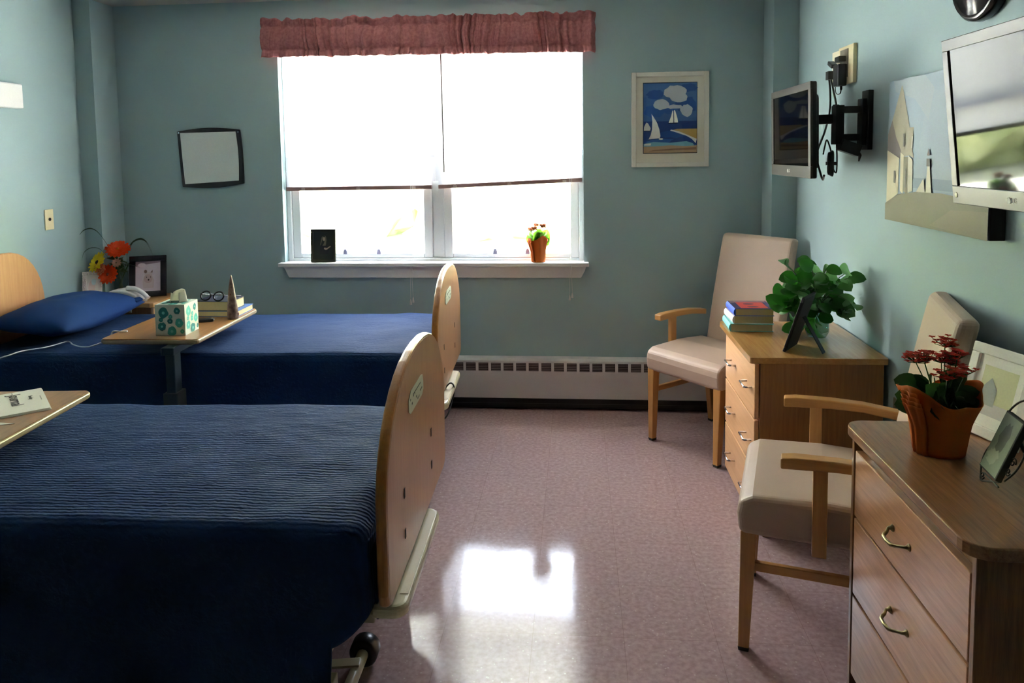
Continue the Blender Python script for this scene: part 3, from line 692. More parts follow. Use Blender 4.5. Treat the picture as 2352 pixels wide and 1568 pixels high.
T = thing('cone_figurine', 'tall brown pointed cone ornament on the far overbed table', 'ornament', (-1.80, 3.675, ZT), .2)
b = bm_new(); lathe(b, [(.027, 0), (.028, .012), (.026, .06), (.022, .10), (.015, .155), (.009, .20), (.003, .226), (0, .232)], 18, warp=lambda a_, j: 1+.06*math.sin(3*a_+j)+.05*math.sin(7*a_+2*j))
obj('body', b, speckle('brown_resin', srgb(70, 44, 36), srgb(140, 116, 104), 40, .5, .35, .65, bump=.4), T)
b = bm_new()
for k in range(7):
    a_ = k*.9; zz = .025+k*.021; s = bmesh.ops.create_icosphere(b, subdivisions=2, radius=.008-.0006*k)
    for v in s['verts']: v.co = Vector((v.co.x, v.co.y, v.co.z*1.3))+Vector(((.0245-.002*k)*math.cos(a_), (.0245-.002*k)*math.sin(a_), zz))
obj('relief', b, C(120, 74, 56), T)
T = thing('remote_control', 'small black remote control behind the tissue box', 'remote', (-1.925, 3.60, ZT), math.radians(12))
b = bm_new(); prism(b, rrect(-.055, .055, -.02, .02, .015), 'z', 0, .016); obj('body', b, M['black'], T, bevel=.004)
b = bm_new(); lathe(b, [(.006, 0), (.006, .002), (0, .0025)], 10, (.045, 0, .016)); bb(b, .054, .0565, -.008, .008, .005, .012); obj('button', b, C(210, 200, 180, rough=.15), T)
# white charging lead over the bed and table
b = bm_new()
tube(b, [(-2.98, 3.00, .50), (-2.80, 3.20, .655), (-2.72, 3.27, .690), (-2.70, 3.34, .692), (-2.64, 3.40, .692), (-2.60, 3.50, .695), (-2.54, 3.46, .692), (-2.47, 3.42, .692), (-2.40, 3.40, .70), (-2.31, 3.40, .735), (-2.255, 3.36, .7845), (-2.215, 3.36, .7845)], .0032, 6, sm=6)
cab = obj('charging_cable', b, M['white']); tag(cab, 'thin white charging cable lying over the far bed onto the table', 'cable')
b = bm_new(); box(b, (-2.20, 3.362, .7855), (.035, .011, .007), Matrix.Rotation(.1, 3, 'Z')); obj('connector', b, M['white'], cab, bevel=.002)
# newspaper and sheet on the near table
T = thing('newspaper', 'folded newspaper with headline on the near overbed table', 'newspaper', (-1.885, 2.385, ZT), math.radians(43))
b = bm_new()
for k in range(4): 
    prism(b, rrect(-.30+.003*k, .02-.001*k, -.142+.002*k, .142-.001*k, .004), 'z', .0005+k*.0016, .0019+k*.0016)
obj('pages', b, M['paper'], T)
b = bm_new(); zz = .0073
picture(b, (-.30, -.14, zz), (.32, 0, 0), (0, .28, 0), [(0, [(.0, .18), (.38, .12), (.42, .22), (.47, .30), (.44, .40), (.50, .5), (.38, .52), (0, .46)]), (1, [(.1, .25), (.3, .2), (.34, .36), (.12, .4)]), (1, [(0, .3), (.08, .3), (.08, .4), (0, .42)])] +
        [(2, [(.06+.045*k, .62), (.085+.045*k, .62), (.085+.045*k, .94), (.06+.045*k, .94)]) for k in range(5)] + [(2, [(.70, .64), (.712, .64), (.712, .95), (.70, .95)]), (2, [(.94, .4), (.95, .4), (.95, .6), (.94, .6)])], .0002, (0, 0, 1))
obj('print', b, [C(120, 96, 88), C(96, 62, 58), C(150, 150, 140)], T, recalc=False)
text_mesh('headline', 'Journal', .052, C(70, 66, 70), frame_mat((-.07, .03, .0078), (0, -1, 0), (1, 0, 0)), T)
text_mesh('subheading', 'Sunday', .018, C(110, 112, 104), frame_mat((-.025, .03, .0078), (0, -1, 0), (1, 0, 0)), T)
text_mesh('column_heading', 'Community news', .015, C(110, 112, 104), frame_mat((-.118, .05, .0078), (0, -1, 0), (1, 0, 0)), T)
b = bm_new(); prism(b, [(-.2, -.05), (.10, .06), (-.05, .075), (-.2, .06)], 'z', ZT+.0004, ZT+.0016)
o = obj('paper_sheet', b, M['paper'], loc=(-1.90, 2.10, 0)); tag(o, 'loose white sheet of paper beside the newspaper', 'paper')
# ------------------------------------------------------------------ nightstand
N = thing('nightstand', 'light wood bedside cabinet in the corner past the far bed', 'nightstand', (-2.78, 4.435, 0))
zn = .737
b = bm_new(); prism(b, [(-.295, -.160), (-.285, -.165), (.16, -.165), (.181, -.156), (.19, -.135), (.19, .168), (-.187, .168), (-.187, -.058), (-.295, -.058)], 'z', zn-.03, zn); obj('top', b, wood('nightstand_top', srgb(210, 160, 104), srgb(194, 142, 86), 'X', .35), N, bevel=.004)
b = bm_new(); bb(b, -.18, .16, -.155, .165, .05, zn-.03); bb(b, -.285, -.18, -.155, -.062, .05, zn-.03); bb(b, -.17, .13, -.14, .15, 0, .05); obj('carcass', b, M['oakb_z'], N, bevel=.003)
for k, (a_, c_) in enumerate(((.52, .70), (.30, .51), (.07, .29))):
    b = bm_new(); bb(b, .16, .178, -.15, .16, a_, c_); d_ = obj('drawer', b, M['oakb_y'], N, bevel=.003)
    b = bm_new(); tube(b, [(.178, -.04, (a_+c_)/2), (.20, -.04, (a_+c_)/2), (.20, .05, (a_+c_)/2), (.178, .05, (a_+c_)/2)], .004, 8); obj('handle', b, M['chrome'], d_)
def easel_frame(label, loc, rz, w_, h_, tilt, border, fmat, ph, photo_shapes, photo_mats, depth=.016, ornate=False, strut=True, name='photo_frame', spread_=.75):
    """faces local -y, leaning back by tilt"""
    t = thing(name, label, 'photo frame', loc, rz)
    hl = bpy.data.objects.new('frame_body', None)
    R = Matrix.Rotation(-tilt, 4, 'X')
    def place(o): o.matrix_local = R; return o
    b = bm_new()
    o_, i_ = rrect(-w_/2, w_/2, 0, h_, .002, 1), rrect(-w_/2+border, w_/2-border, border, h_-border, .001, 1)
    for q in ((-w_/2, w_/2, 0, border), (-w_/2, w_/2, h_-border, h_), (-w_/2, -w_/2+border, border, h_-border), (w_/2-border, w_/2, border, h_-border)): bb(b, q[0], q[1], -depth, 0, q[2], q[3])
    if ornate:
        rr = random.Random(4)
        for k in range(150):
            e_ = rr.random(); side = rr.randint(0, 3)
            if side < 2: x_ = -w_/2+w_*e_; z_ = border/2 if side == 0 else h_-border/2
            else: z_ = h_*e_; x_ = -w_/2+border/2 if side == 2 else w_/2-border/2
            x_ += rr.uniform(-.3, .3)*border; z_ += rr.uniform(-.35, .35)*border
            s = bmesh.ops.create_icosphere(b, subdivisions=1, radius=rr.uniform(.003, .0055)); bmesh.ops.translate(b, vec=(x_, -depth, z_), verts=s['verts'])
    place(obj('frame', b, fmat, t, bevel=0 if ornate else .003))
    b = bm_new(); picture(b, (-w_/2+border, -depth*.45, border), (w_-2*border, 0, 0), (0, 0, h_-2*border), [(0, [(0, 0), (1, 0), (1, 1), (0, 1)])]+photo_shapes, .0002, (0, -1, 0))
    place(obj('photo', b, [ph]+photo_mats, t, recalc=False))
    b = bm_new(); bb(b, -w_/2+border*.4, w_/2-border*.4, -.003, .001, border*.4, h_-border*.4); place(obj('backing', b, C(30, 28, 28), t))
    if strut:
        top = R @ Vector((0, .003, h_*.62)); b = bm_new()
        reach = h_*.45
        foot_ = Vector((.0, top.y+reach*spread_, 0))
        b = bm_new(); dirv = (foot_-top); L_ = dirv.length
        rot = dirv.to_track_quat('Z', 'Y').to_matrix()
        box(b, (top+foot_)/2, (w_*.22, .0035, L_), rot); obj('easel_strut', b, C(24, 26, 34), t, bevel=.001)
    return t
dog = [(1, [(0, .86), (1, .95), (1, 1), (0, 1)]), (2, ell(.25, .88, .16, .07)), (3, [(.3, .10), (.72, .10), (.75, .35), (.66, .52), (.7, .70), (.58, .64), (.46, .64), (.33, .73), (.36, .52), (.28, .35)]), (4, ell(.5, .42, .17, .15)), (5, ell(.40, .66, .06, .06)), (5, [(.6, .62), (.68, .62), (.68, .71)]), (6, ell(.52, .38, .035, .03)), (6, ell(.44, .47, .018, .018)), (6, ell(.60, .47, .018, .018))]
easel_frame('black framed photo of a small dog standing on the nightstand', (-2.742, 4.462, zn), math.radians(22), .218, .266, math.radians(17), .036, C(20, 16, 30, rough=.25), C(206, 190, 206), dog, [C(150, 126, 140), C(214, 200, 212), C(196, 178, 186), C(184, 158, 162), C(120, 92, 92), C(60, 40, 44)], .02, spread_=.42)
crys = plain('crystal', srgb(240, 222, 222), .12, spec=.9)
easel_frame('small sparkling crystal photo frame on the nightstand', (-3.005, 4.298, zn), math.radians(26), .108, .19, math.radians(13), .021, crys, C(240, 226, 222), [(1, ell(.45, .45, .28, .32, wob=.1)), (2, ell(.62, .7, .2, .14, wob=.1))], [C(238, 206, 202), C(214, 228, 232)], .010, ornate=True, spread_=.2)
# telephone
T = thing('telephone', 'white corded telephone on the nightstand', 'telephone', (-2.825, 4.318, zn), math.radians(2))
b = bm_new(); prism(b, [(-.108, .0), (.112, 0), (.112, .022), (.105, .045), (.06, .066), (0, .078), (-.06, .070), (-.10, .046), (-.108, .022)], 'y', -.03, .07, smooth=False)
obj('base', b, M['white'], T, bevel=.010, seg=3)
b = bm_new(); bb(b, -.02, -.006, -.0315, -.029, .012, .017); bb(b, .020, .036, -.0315, -.029, .008, .019); obj('jack', b, C(60, 60, 64), T)
b = bm_new()
tube(b, [(.035, .0, .083), (.09, .0, .078), (.14, -.005, .052), (.172, -.01, .022)], [.016, .014, .013, .017], 12, sm=5); obj('handset', b, M['white'], T)
b = bm_new()
def coil(path, r_, turns, n=None):
    pts = smooth_path(path, 14); o_ = []; N_ = turns*10
    for i in range(N_+1):
        f = i/N_*(len(pts)-1); k = min(int(f), len(pts)-2); p = pts[k].lerp(pts[k+1], f-k); d = (pts[k+1]-pts[k]).normalized()
        u = d.orthogonal().normalized() if abs(d.z) < .5 else (Vector((1, 0, 0))-d*d.x).normalized(); v = d.cross(u); a_ = 2*PI*i/10
        o_.append(p+(u*math.cos(a_)+v*math.sin(a_))*r_)
    return o_
tube(b, coil([(.165, -.012, .012), (.14, -.02, .012), (.105, -.038, .015), (.097, -.062, .012), (.090, -.066, -.01), (.088, -.066, -.055)], .0065, 30), .0022, 5)
tube(b, coil([(.075, -.038, .022), (.062, -.062, .016), (.060, -.068, -.01), (.066, -.066, -.055)], .0065, 16), .0022, 5)
obj('coiled_cord', b, M['white'], T)
b = bm_new(); tube(b, [(.03, -.03, .014), (.028, -.052, .006), (.018, -.062, -.03), (.014, -.062, -.055)], .0022, 6, sm=5); obj('line_cord', b, M['white'], T)
# flowers
T = thing('flower_bouquet', 'glass vase of orange, peach and yellow flowers on the nightstand', 'flowers', (-2.926, 4.47, zn))
b = bm_new(); lathe(b, [(.0, .004), (.036, .004), (.040, .02), (.044, .10), (.040, .13), (.046, .165), (.043, .165), (.037, .13), (.041, .10), (.037, .025), (.0, .010)], 28); obj('vase', b, glass('vase_glass', (.85, .9, .9, 1)), T)
b = bm_new()
for k in range(9):
    a_ = k*.7; tube(b, [(.02*math.cos(a_), .02*math.sin(a_), .01), (.012*math.cos(a_+2), .012*math.sin(a_+2), .12), (.06*math.cos(a_+2), .05*math.sin(a_+2), .22)], .0022, 5, sm=4)
obj('stems', b, C(60, 96, 46), T)
def gerbera(c, n, r_, mat, eye, name='flower', rows=3, n_p=16, cup=.3):
    b = bm_new(); nrm = Vector(n).normalized(); q = nrm.to_track_quat('Z', 'Y').to_matrix(); rr = random.Random(int(c[0]*1000))
    for row in range(rows):
        rl = r_*(1-.24*row)
        for k in range(n_p):
            a_ = 2*PI*(k+.5*row)/n_p+rr.uniform(-.08, .08); wd = rl*.25
            def pf(u, v, a_=a_, rl=rl, wd=wd, row=row):
                s = u; x_ = .12*r_+s*rl*.95; wdt = wd*math.sin(PI*(.12+.80*s))*(v-.5)*2; h_ = .002+row*.004+cup*rl*s*s*(.3+.5*row)+.05*rl*math.sin(s*5+k)
                p = Vector((x_*math.cos(a_)-wdt*math.sin(a_), x_*math.sin(a_)+wdt*math.cos(a_), h_+abs(v-.5)*wd*.5)); return q @ p+Vector(c)
            grid(b, pf, 5, 2)
    fo = obj(name, b, mat, T, recalc=False)
    b = bm_new(); s = bmesh.ops.create_icosphere(b, subdivisions=2, radius=r_*.2)
    for v in s['verts']: v.co = q @ Vector((v.co.x, v.co.y, v.co.z*.6+.008))+Vector(c)
    obj('flower_centre', b, eye, fo); return fo
pet = lambda n_, r, g, bl: plain(n_, srgb(r, g, bl), .6, trans=.3)
orange = pet('orange_petal', 240, 84, 20); yellow = pet('yellow_petal', 236, 214, 40); peach = pet('peach_petal', 226, 140, 104)
gerbera((.030, -.06, .310), (.35, -.6, .9), .070, orange, C(230, 120, 20), rows=4, n_p=18)
gerbera((.0, -.12, .165), (.1, -1, .25), .058, orange, C(120, 40, 20), rows=3)
gerbera((-.062, -.125, .24), (-.4, -.8, .55), .066, yellow, C(50, 28, 20), rows=2, n_p=13)
gerbera((-.036, -.13, .20), (-.2, -1, .3), .040, peach, C(210, 120, 90), rows=5, n_p=10, cup=1.0)
gerbera((.045, -.10, .235), (.3, -1, .2), .028, pet('blush_petal', 206, 160, 140), C(90, 110, 70), rows=3, n_p=10)
gerbera((-.045, -.12, .145), (-.3, -1, .1), .040, orange, C(120, 40, 20), rows=2, n_p=12)
def leaf(bm, base, tip, width, n0=(0, -.3, 1), curl=.25, nu=7, nv=4, round_=False, mi=0):
    base, tip = Vector(base), Vector(tip); d = tip-base; L_ = d.length; d.normalize(); n_ = Vector(n0); n_ = (n_-d*n_.dot(d))
    if n_.length < 1e-4: n_ = d.orthogonal()
    n_.normalize(); s_ = d.cross(n_)
    def f(u, v):
        wd = (math.sin(PI*min(max(u, .0), 1)**(.8 if round_ else .9))**(.55 if round_ else .9))*width/2
        k = (v-.5)*2
        return base+d*(u*L_)+s_*(wd*k)+n_*(curl*L_*(math.sin(u*PI)*.35-u*u*.35)+abs(k)*wd*.25)
    grid(bm, f, nu, nv, mi=mi)
b = bm_new(); rr = random.Random(2)
for k in range(26):
    a_ = rr.uniform(0, 2*PI); bs = Vector((rr.uniform(-.005, .04), rr.uniform(-.07, -.03), rr.uniform(.16, .24))); e_ = rr.uniform(-.2, 1)
    d_ = Vector((math.cos(a_), math.sin(a_)*.8-.3, e_)).normalized()*rr.uniform(.05, .085); leaf(b, bs, bs+d_, .032)
obj('foliage', b, plain('dark_leaf', srgb(52, 78, 34), .5, trans=.2), T, recalc=False)
b = bm_new()
def ribbon(bm, pts, w0):
    pts = smooth_path(pts, 8); n_ = len(pts)
    def f(u, v):
        i = min(int(round(u*(n_-1))), n_-1); wd = w0*math.sin(PI*(.1+.85*u))
        return pts[i]+Vector((0, 0, 1))*(v-.5)*wd+Vector((0, -1, 0))*(v-.5)*wd*.5
    grid(bm, f, n_-1, 1)
ribbon(b, [(.0, -.03, .2), (-.01, -.08, .32), (-.045, -.12, .42), (-.08, -.14, .455), (-.12, -.155, .448), (-.145, -.165, .42)], .008)
ribbon(b, [(.05, 0, .28), (.09, -.01, .345), (.15, -.02, .375), (.20, -.03, .36), (.245, -.05, .30), (.26, -.055, .27)], .012)
ribbon(b, [(.05, 0, .27), (.10, -.01, .35), (.16, -.02, .38), (.21, -.03, .355), (.25, -.05, .30)], .006)
ribbon(b, [(-.02, -.06, .24), (-.05, -.11, .32), (-.09, -.14, .335), (-.125, -.16, .31), (-.14, -.165, .26)], .004)
ribbon(b, [(.03, 0, .2), (.10, -.05, .215), (.17, -.06, .20)], .004)
obj('grass_blade', b, plain('grass_blade', srgb(44, 66, 40), .5), T, solid=.0006)
# dark speaker-like object at the wall end of the nightstand
T = thing('small_box', 'small black box half hidden behind the crystal photo frame', 'box', (-3.052, 4.357, zn), 0)
b = bm_new(); prism(b, [(-.022, 0), (.022, 0), (.022, .05), (.01, .075), (-.012, .06), (-.022, .035)], 'y', -.02, .025); obj('case', b, M['black'], T, bevel=.004)
# ------------------------------------------------------------------ window sill things
T = easel_frame('dark framed portrait of a person, standing on the window sill', (-1.638, D+.008, z0+.003), math.radians(2), .163, .212, math.radians(5), .018, C(44, 44, 26), C(36, 42, 36), [
    (1, [(.30, .18), (.75, .18), (.80, .36), (.62, .55), (.50, .60), (.38, .52), (.30, .36)]), (2, [(.33, .50), (.38, .56), (.50, .85), (.42, .82), (.38, .70)]), (2, [(.45, .50), (.62, .50), (.66, .70), (.64, .82), (.58, .88), (.58, .70), (.52, .58)]), (3, ell(.53, .74, .06, .075)), (3, [(.52, .38), (.62, .34), (.70, .36), (.88, .46), (.86, .49), (.68, .41), (.56, .43)])],
    [C(28, 28, 34), C(120, 112, 92), C(190, 164, 140)], .014, strut=True)
def kalanchoe(label, loc, rz, r_, h_, seed, tall=False, blooms=7, bright=False, big=False, bloomcol=None):
    t = thing('potted_plant', label, 'plant', loc, rz, group='flowering plants in orange wrapping')
    wrap = plain('orange_wrap', srgb(214, 112, 30), .75, trans=.25, bump=.1) if 'wrap' not in M else M['wrap']; M['wrap'] = wrap
    b = bm_new(); rr = random.Random(seed)
    # crepe wrap: flared, with two tall lapped points
    def wf(u, v):
        a_ = 2*PI*u
        pk = .5+.5*math.cos(2*a_+seed); pk2 = .5+.5*math.cos(5*a_+1)
        top = h_*(.80+.26*pk+.07*pk2)
        z = top*v
        rad = r_*(.66+.20*v+.34*max(v-.55, 0)**1.3*(1.1+.8*pk))
        rad += r_*.035*math.sin(a_*19)*v*(.5+.5*math.cos(a_-1.5))+r_*.05*math.sin(a_*7+v*2)*v
        return (rad*math.cos(a_), rad*math.sin(a_), z+.0005)
    grid(b, wf, 96, 16); bmesh.ops.remove_doubles(b, verts=b.verts, dist=.0004)
    obj('paper_wrap', b, wrap, t, solid=.0012)
    b = bm_new()
    for j in range(4):
        def lf(u, v, j=j):
            a_ = PI+.25+seed*0+(u-.5)*.5+j*.05; z = h_*(.02+1.0*v*(1-.06*j)); rad = r_*(.70+.20*v+.55*max(v-.5, 0)**1.2)+.003*j+.003*math.sin(u*14+j)
            return (rad*math.cos(a_), rad*math.sin(a_), z)
        grid(b, lf, 10, 12)
    obj('wrap_pleats', b, wrap, t, solid=.0008)
    b = bm_new(); lathe(b, [(r_*.5, .002), (r_*.6, h_*.2), (r_*.68, h_*.66), (r_*.60, h_*.66), (0, h_*.62)], 20); obj('pot', b, C(120, 60, 34), t)
    b = bm_new()
    for k in range(64 if big else 34):
        a_ = rr.uniform(0, 2*PI); ri = rr.uniform(.1, .48)*r_; e_ = rr.uniform(.9, 2.4) if not big else rr.uniform(-.05, .9)
        bs = Vector((ri*math.cos(a_), ri*math.sin(a_), h_*rr.uniform(.66, .98))); ln = r_*(rr.uniform(.5, .75) if big else rr.uniform(.85, 1.3))
        d_ = Vector((math.cos(a_), math.sin(a_), e_)).normalized()*ln; leaf(b, bs, bs+d_, ln*.85, (math.cos(a_+.6), math.sin(a_+.6), .35), .22, round_=True)
    leafm = plain('kalanchoe_leaf_%d' % seed, srgb(96, 150, 40) if bright else srgb(52, 86, 40), .35, trans=.35)
    obj('leaves', b, leafm, t, recalc=False)
    for k in range(blooms):
        a_ = rr.uniform(0, 2*PI) if not big else (PI+.3+k*.8+rr.uniform(-.2, .2)); ri = r_*rr.uniform(.25, .95); zt_ = h_*(1.30+rr.uniform(0, .28)) if big else h_*(1.45+rr.uniform(-.12, .12))
        if big and k == blooms-1: a_, ri, zt_ = .9, r_*1.0, h_*1.62
        tip = Vector((ri*math.cos(a_), ri*math.sin(a_), zt_)); b = bm_new()
        st = Vector((ri*.4*math.cos(a_), ri*.4*math.sin(a_), h_*.75)); tube(b, [st, (st+tip)/2+Vector((.003, 0, 0)), tip-Vector((0, 0, .012))], .0016, 5)
        stem = obj('flower_stem', b, leafm, t)
        b = bm_new()
        for q in range(26):
            off = Vector((rr.uniform(-1, 1), rr.uniform(-1, 1), rr.uniform(-.4, .5)))*r_*.26
            tube(b, [tip-Vector((0, 0, .012)), tip+off], .0008, 4, mi=1)
            if not big: sp = bmesh.ops.create_icosphere(b, subdivisions=1, radius=.0045); bmesh.ops.translate(b, vec=tip+off, verts=sp['verts'])
            for p_ in range(4):
                an = p_*PI/2+q; pz = .13 if big else .22; ex = Vector((math.cos(an), math.sin(an), .45))*r_*pz; leaf(b, tip+off, tip+off+ex, r_*pz*.8, (0, 0, 1), .2, 2, 2)
        obj('blossom', b, [bloomcol, leafm], stem, recalc=False)
    return t
kalanchoe('small plant in orange wrapping on the window sill', (-.245, D+.010, z0+.003), .4, .062, .150, 3, blooms=4, bright=True, bloomcol=plain('orange_bloom', srgb(190, 96, 20), .7))
# ------------------------------------------------------------------ armchairs
def armchair(label, loc, rz, recl):
    t = thing('armchair', label, 'chair', loc, rz, group='tan armchairs')
    def seatfn(u, v):
        return None
    b = bm_new()
    prism(b, [(-.255, .40), (-.262, .47), (-.255, .51), (-.215, .53), (.0, .540), (.20, .530), (.235, .50), (.235, .40)], 'x', -.262, .262)
    obj('seat', b, M['tan'], t, bevel=.022, seg=4)
    b = bm_new()
    # upholstered back: reclined slab, slightly curved
    def sec(z):
        f = (z-.42)/(1.13-.42); return .205+recl*f+.03*f*f
    zs = [.42+.71*k/10 for k in range(11)]
    poly = [(sec(z)-.0, z) for z in zs]+[(sec(z)+.075-.012*((z-.42)/.71), z) for z in reversed(zs)]
    prism(b, poly, 'x', -.245, .245, smooth=False); obj('backrest', b, M['tan'], t, bevel=.024, seg=4, angle=50)
    for s in (-1, 1):
        b = bm_new(); taper(b, (s*.228, -.238, 0.012), (s*.232, -.225, .41), (.030, .034), (.046, .050)); l = obj('leg', b, M['beech'], t, bevel=.003)
        b = bm_new(); taper(b, (s*.228, -.238, 0), (s*.228, -.238, .013), (.027, .031), (.031, .035)); obj('glide', b, M['dark'], l)
        b = bm_new(); taper(b, (s*.228, .265, .012), (s*.222, .215, .44), (.030, .034), (.042, .048)); l = obj('leg', b, M['beech'], t, bevel=.003)
        b = bm_new(); taper(b, (s*.228, .265, 0), (s*.228, .265, .013), (.027, .031), (.031, .035)); obj('glide', b, M['dark'], l)
        b = bm_new(); bb(b, s*.229-.010, s*.229+.010, -.215, .235, .275, .305); obj('stretcher', b, M['beech_y'], t, bevel=.003)
        b = bm_new(); xa = s*.292
        arm = [(-.132, .655), (-.132, .688), (-.09, .694), (.03, .696), (.14, .692), (.26, .676), (.26, .645), (.14, .662), (.03, .664), (-.06, .659)]
        prism(b, arm, 'x', xa-.024, xa+.024); obj('armrest', b, M['beech_y'], t, bevel=.005, seg=3)
        b = bm_new(); bb(b, s*.284-.014, s*.284+.014, -.04, .002, .385, .668); obj('arm_post', b, M['beech'], t, bevel=.003)
    b = bm_new(); bb(b, -.222, .222, .215, .235, .30, .33); obj('rear_rail', b, M['beech_y'], t, bevel=.003)
    return t
armchair('tan high-back armchair in the corner by the heater', (.742, 4.095, 0), math.radians(-50), .13)
armchair('tan high-back armchair between the two dressers', (.822, 2.505, 0), math.radians(-106), .10)
# ------------------------------------------------------------------ dressers
# far dresser: faces -x
ZD = .775
T = thing('dresser', 'light oak dresser with two chrome pulls per drawer, carrying plant and books', 'dresser', (.965, 3.37, 0), math.radians(0), group='oak dressers')
b = bm_new(); prism(b, rrect(-.265, .282, -.328, .335, .012, 3), 'z', ZD-.026, ZD); obj('top', b, M['oakb_top'], T, bevel=.002)
b = bm_new(); bb(b, -.220, .268, -.315, .32, .045, ZD-.026); bb(b, -.20, .25, -.30, .30, 0, .045); obj('carcass', b, M['oakb_z'], T, bevel=.002)
zz = [(.507, .738), (.288, .500), (.055, .281)]
for (a_, c_) in zz:
    b = bm_new(); bb(b, -.240, -.221, -.300, .295, a_, c_); d_ = obj('drawer', b, M['oakb_y'], T, bevel=.003)
    for yy in (-.205, .115):
        zc = a_+(c_-a_)*.52
        b = bm_new(); tube(b, [(-.240, yy-.045, zc), (-.268, yy-.045, zc), (-.271, yy-.041, zc), (-.271, yy+.041, zc), (-.268, yy+.045, zc), (-.240, yy+.045, zc)], .0048, 8); obj('handle', b, M['chrome'], d_)
# near dresser
ZE = .85
T = thing('dresser', 'oak dresser nearest the camera, one brass pull per drawer', 'dresser', (.985, 1.792, 0), math.radians(0), group='oak dressers')
b = bm_new()
o_ = [(.245, -.35), (.245, .34)]
for cx_, cy_2, a0 in ((-.185, .29, 90), (-.185, -.30, 180)):
    for k in range(6): t_ = math.radians(a0+90*k/5); o_.append((cx_+.05*math.cos(t_), cy_2+.05*math.sin(t_)))
prism(b, o_, 'z', ZE-.028, ZE); obj('top', b, M['oak_top'], T, bevel=.003)
b = bm_new(); bb(b, -.214, .24, -.335, -.318, 0, ZE-.028); bb(b, -.214, .24, .305, .322, 0, ZE-.028); bb(b, -.19, .24, -.318, .305, .05, ZE-.03)
obj('carcass', b, M['oak_z'], T, bevel=.002)
for (a_, c_) in ((.590, .778), (.362, .583), (.12, .355)):
    b = bm_new(); bb(b, -.213, -.191, -.312, .299, a_, c_); d_ = obj('drawer', b, M['oak_y'], T, bevel=.003)
    zc = (a_+c_)/2-.004; b = bm_new(); y0_, y1_ = -.046, .046
    tube(b, [(-.213, y0_, zc+.004), (-.224, y0_, zc+.004), (-.232, y0_+.012, zc), (-.245, y0_+.026, zc-.004), (-.246, y1_-.026, zc-.004), (-.232, y1_-.012, zc), (-.224, y1_, zc+.004), (-.213, y1_, zc+.004)], [.005, .004, .004, .0048, .0048, .004, .004, .005], 8, sm=2)
    for yy in (y0_, y1_): lathe(b, [(.009, 0), (.009, .002), (.005, .006), (.004, .010)], 12, (-.213, yy, zc+.004), mat=Matrix.Rotation(-PI/2, 3, 'Y'))
    obj('handle', b, M['brass'], d_)
# books on the far dresser
G = 'books stacked on the far dresser'
covA = ([C(40, 44, 92), C(206, 70, 62), C(150, 116, 120), C(56, 34, 72), C(120, 96, 110)], [(0, [(0, 0), (1, 0), (1, 1), (0, 1)]), (2, [(.14, .80), (.97, .80), (.97, .97), (.14, .97)]), (1, [(.16, .05), (.86, .05), (.86, .78), (.16, .78)]), (3, ell(.5, .22, .15, .06)), (3, ell(.46, .56, .14, .07)), (4, [(.02, .70), (.13, .70), (.13, .93), (.02, .93)])])
book('bottom book of the dresser stack, with aqua spine', (.812, 3.585, ZD), math.radians(-2), .195, .195, .036, C(120, 200, 200), G, '-x')
book('middle book of the dresser stack, with white floral spine', (.818, 3.588, ZD+.036), math.radians(1), .185, .185, .037, C(222, 214, 222), G, '-x')
book('top book of the dresser stack, red cover and blue spine', (.822, 3.585, ZD+.073), math.radians(0), .18, .185, .035, C(40, 90, 220), G, '-x', covA)
# leafy plant in vase
T = thing('leafy_plant', 'bushy green leafy plant in a vase on the far dresser', 'plant', (1.075, 3.40, ZD))
b = bm_new(); lathe(b, [(0, .003), (.04, .003), (.052, .03), (.05, .09), (.032, .13), (.036, .15), (.033, .15), (.03, .13), (.046, .09), (.048, .03), (0, .008)], 24); obj('vase', b, glass('bottle_glass', (.6, .75, .7, 1)), T)
b = bm_new(); bl_ = bm_new(); rr = random.Random(12); stems = []
for k in range(30):
    a_ = rr.uniform(0, 2*PI); sx = math.cos(a_)*rr.uniform(.05, .19)*1.0; sy = math.sin(a_)*rr.uniform(.04, .17); sz = rr.uniform(.10, .36)
    if sx > .12: sx = .12; sy -= .06
    tip = Vector((sx, sy, sz)); tube(b, [(0, 0, .1), (sx*.35, sy*.35, .17+sz*.2), tip], .0018, 5, sm=3)
    for q in range(4):
        f = 1-.2*q; base = Vector((0, 0, .16)).lerp(tip, f); aa = rr.uniform(0, 2*PI); ln = rr.uniform(.055, .082)
        d_ = Vector((math.cos(aa)+sx*2, math.sin(aa)-.3, rr.uniform(-.5, .8))).normalized()*ln
        if base.x+d_.x > .175: d_.x = -abs(d_.x)
        leaf(bl_, base, base+d_, ln*.82, (rr.uniform(-.5, .5), -1, .7), .22, 8, 4, round_=True, mi=rr.choice((0, 0, 0, 1)))
for k in range(16):
    a_ = rr.uniform(PI*.7, PI*1.5); base = Vector((-.06+rr.uniform(-.05, .06), -.02+rr.uniform(-.06, .06), rr.uniform(.03, .14))); d_ = Vector((math.cos(a_), math.sin(a_), rr.uniform(-.5, .4))).normalized()*.06
    if base.z+d_.z < .012: d_.z = .01
    leaf(bl_, base, base+d_, .05, (0, -1, .5), .2, 8, 4, round_=True)
obj('stems', b, C(70, 100, 50), T); obj('leaves', bl_, [plain('plant_leaf', srgb(44, 112, 30), .4, trans=.4), plain('plant_leaf_pale', srgb(120, 176, 110), .45, trans=.3)], T, recalc=False)
# frame seen from behind on the far dresser, faces -x/+y
easel_frame('black photo frame seen from behind on the far dresser', (.905, 3.195, ZD), math.radians(-123), .165, .248, math.radians(18), .02, C(16, 18, 26), C(120, 120, 130), [], [], .012)
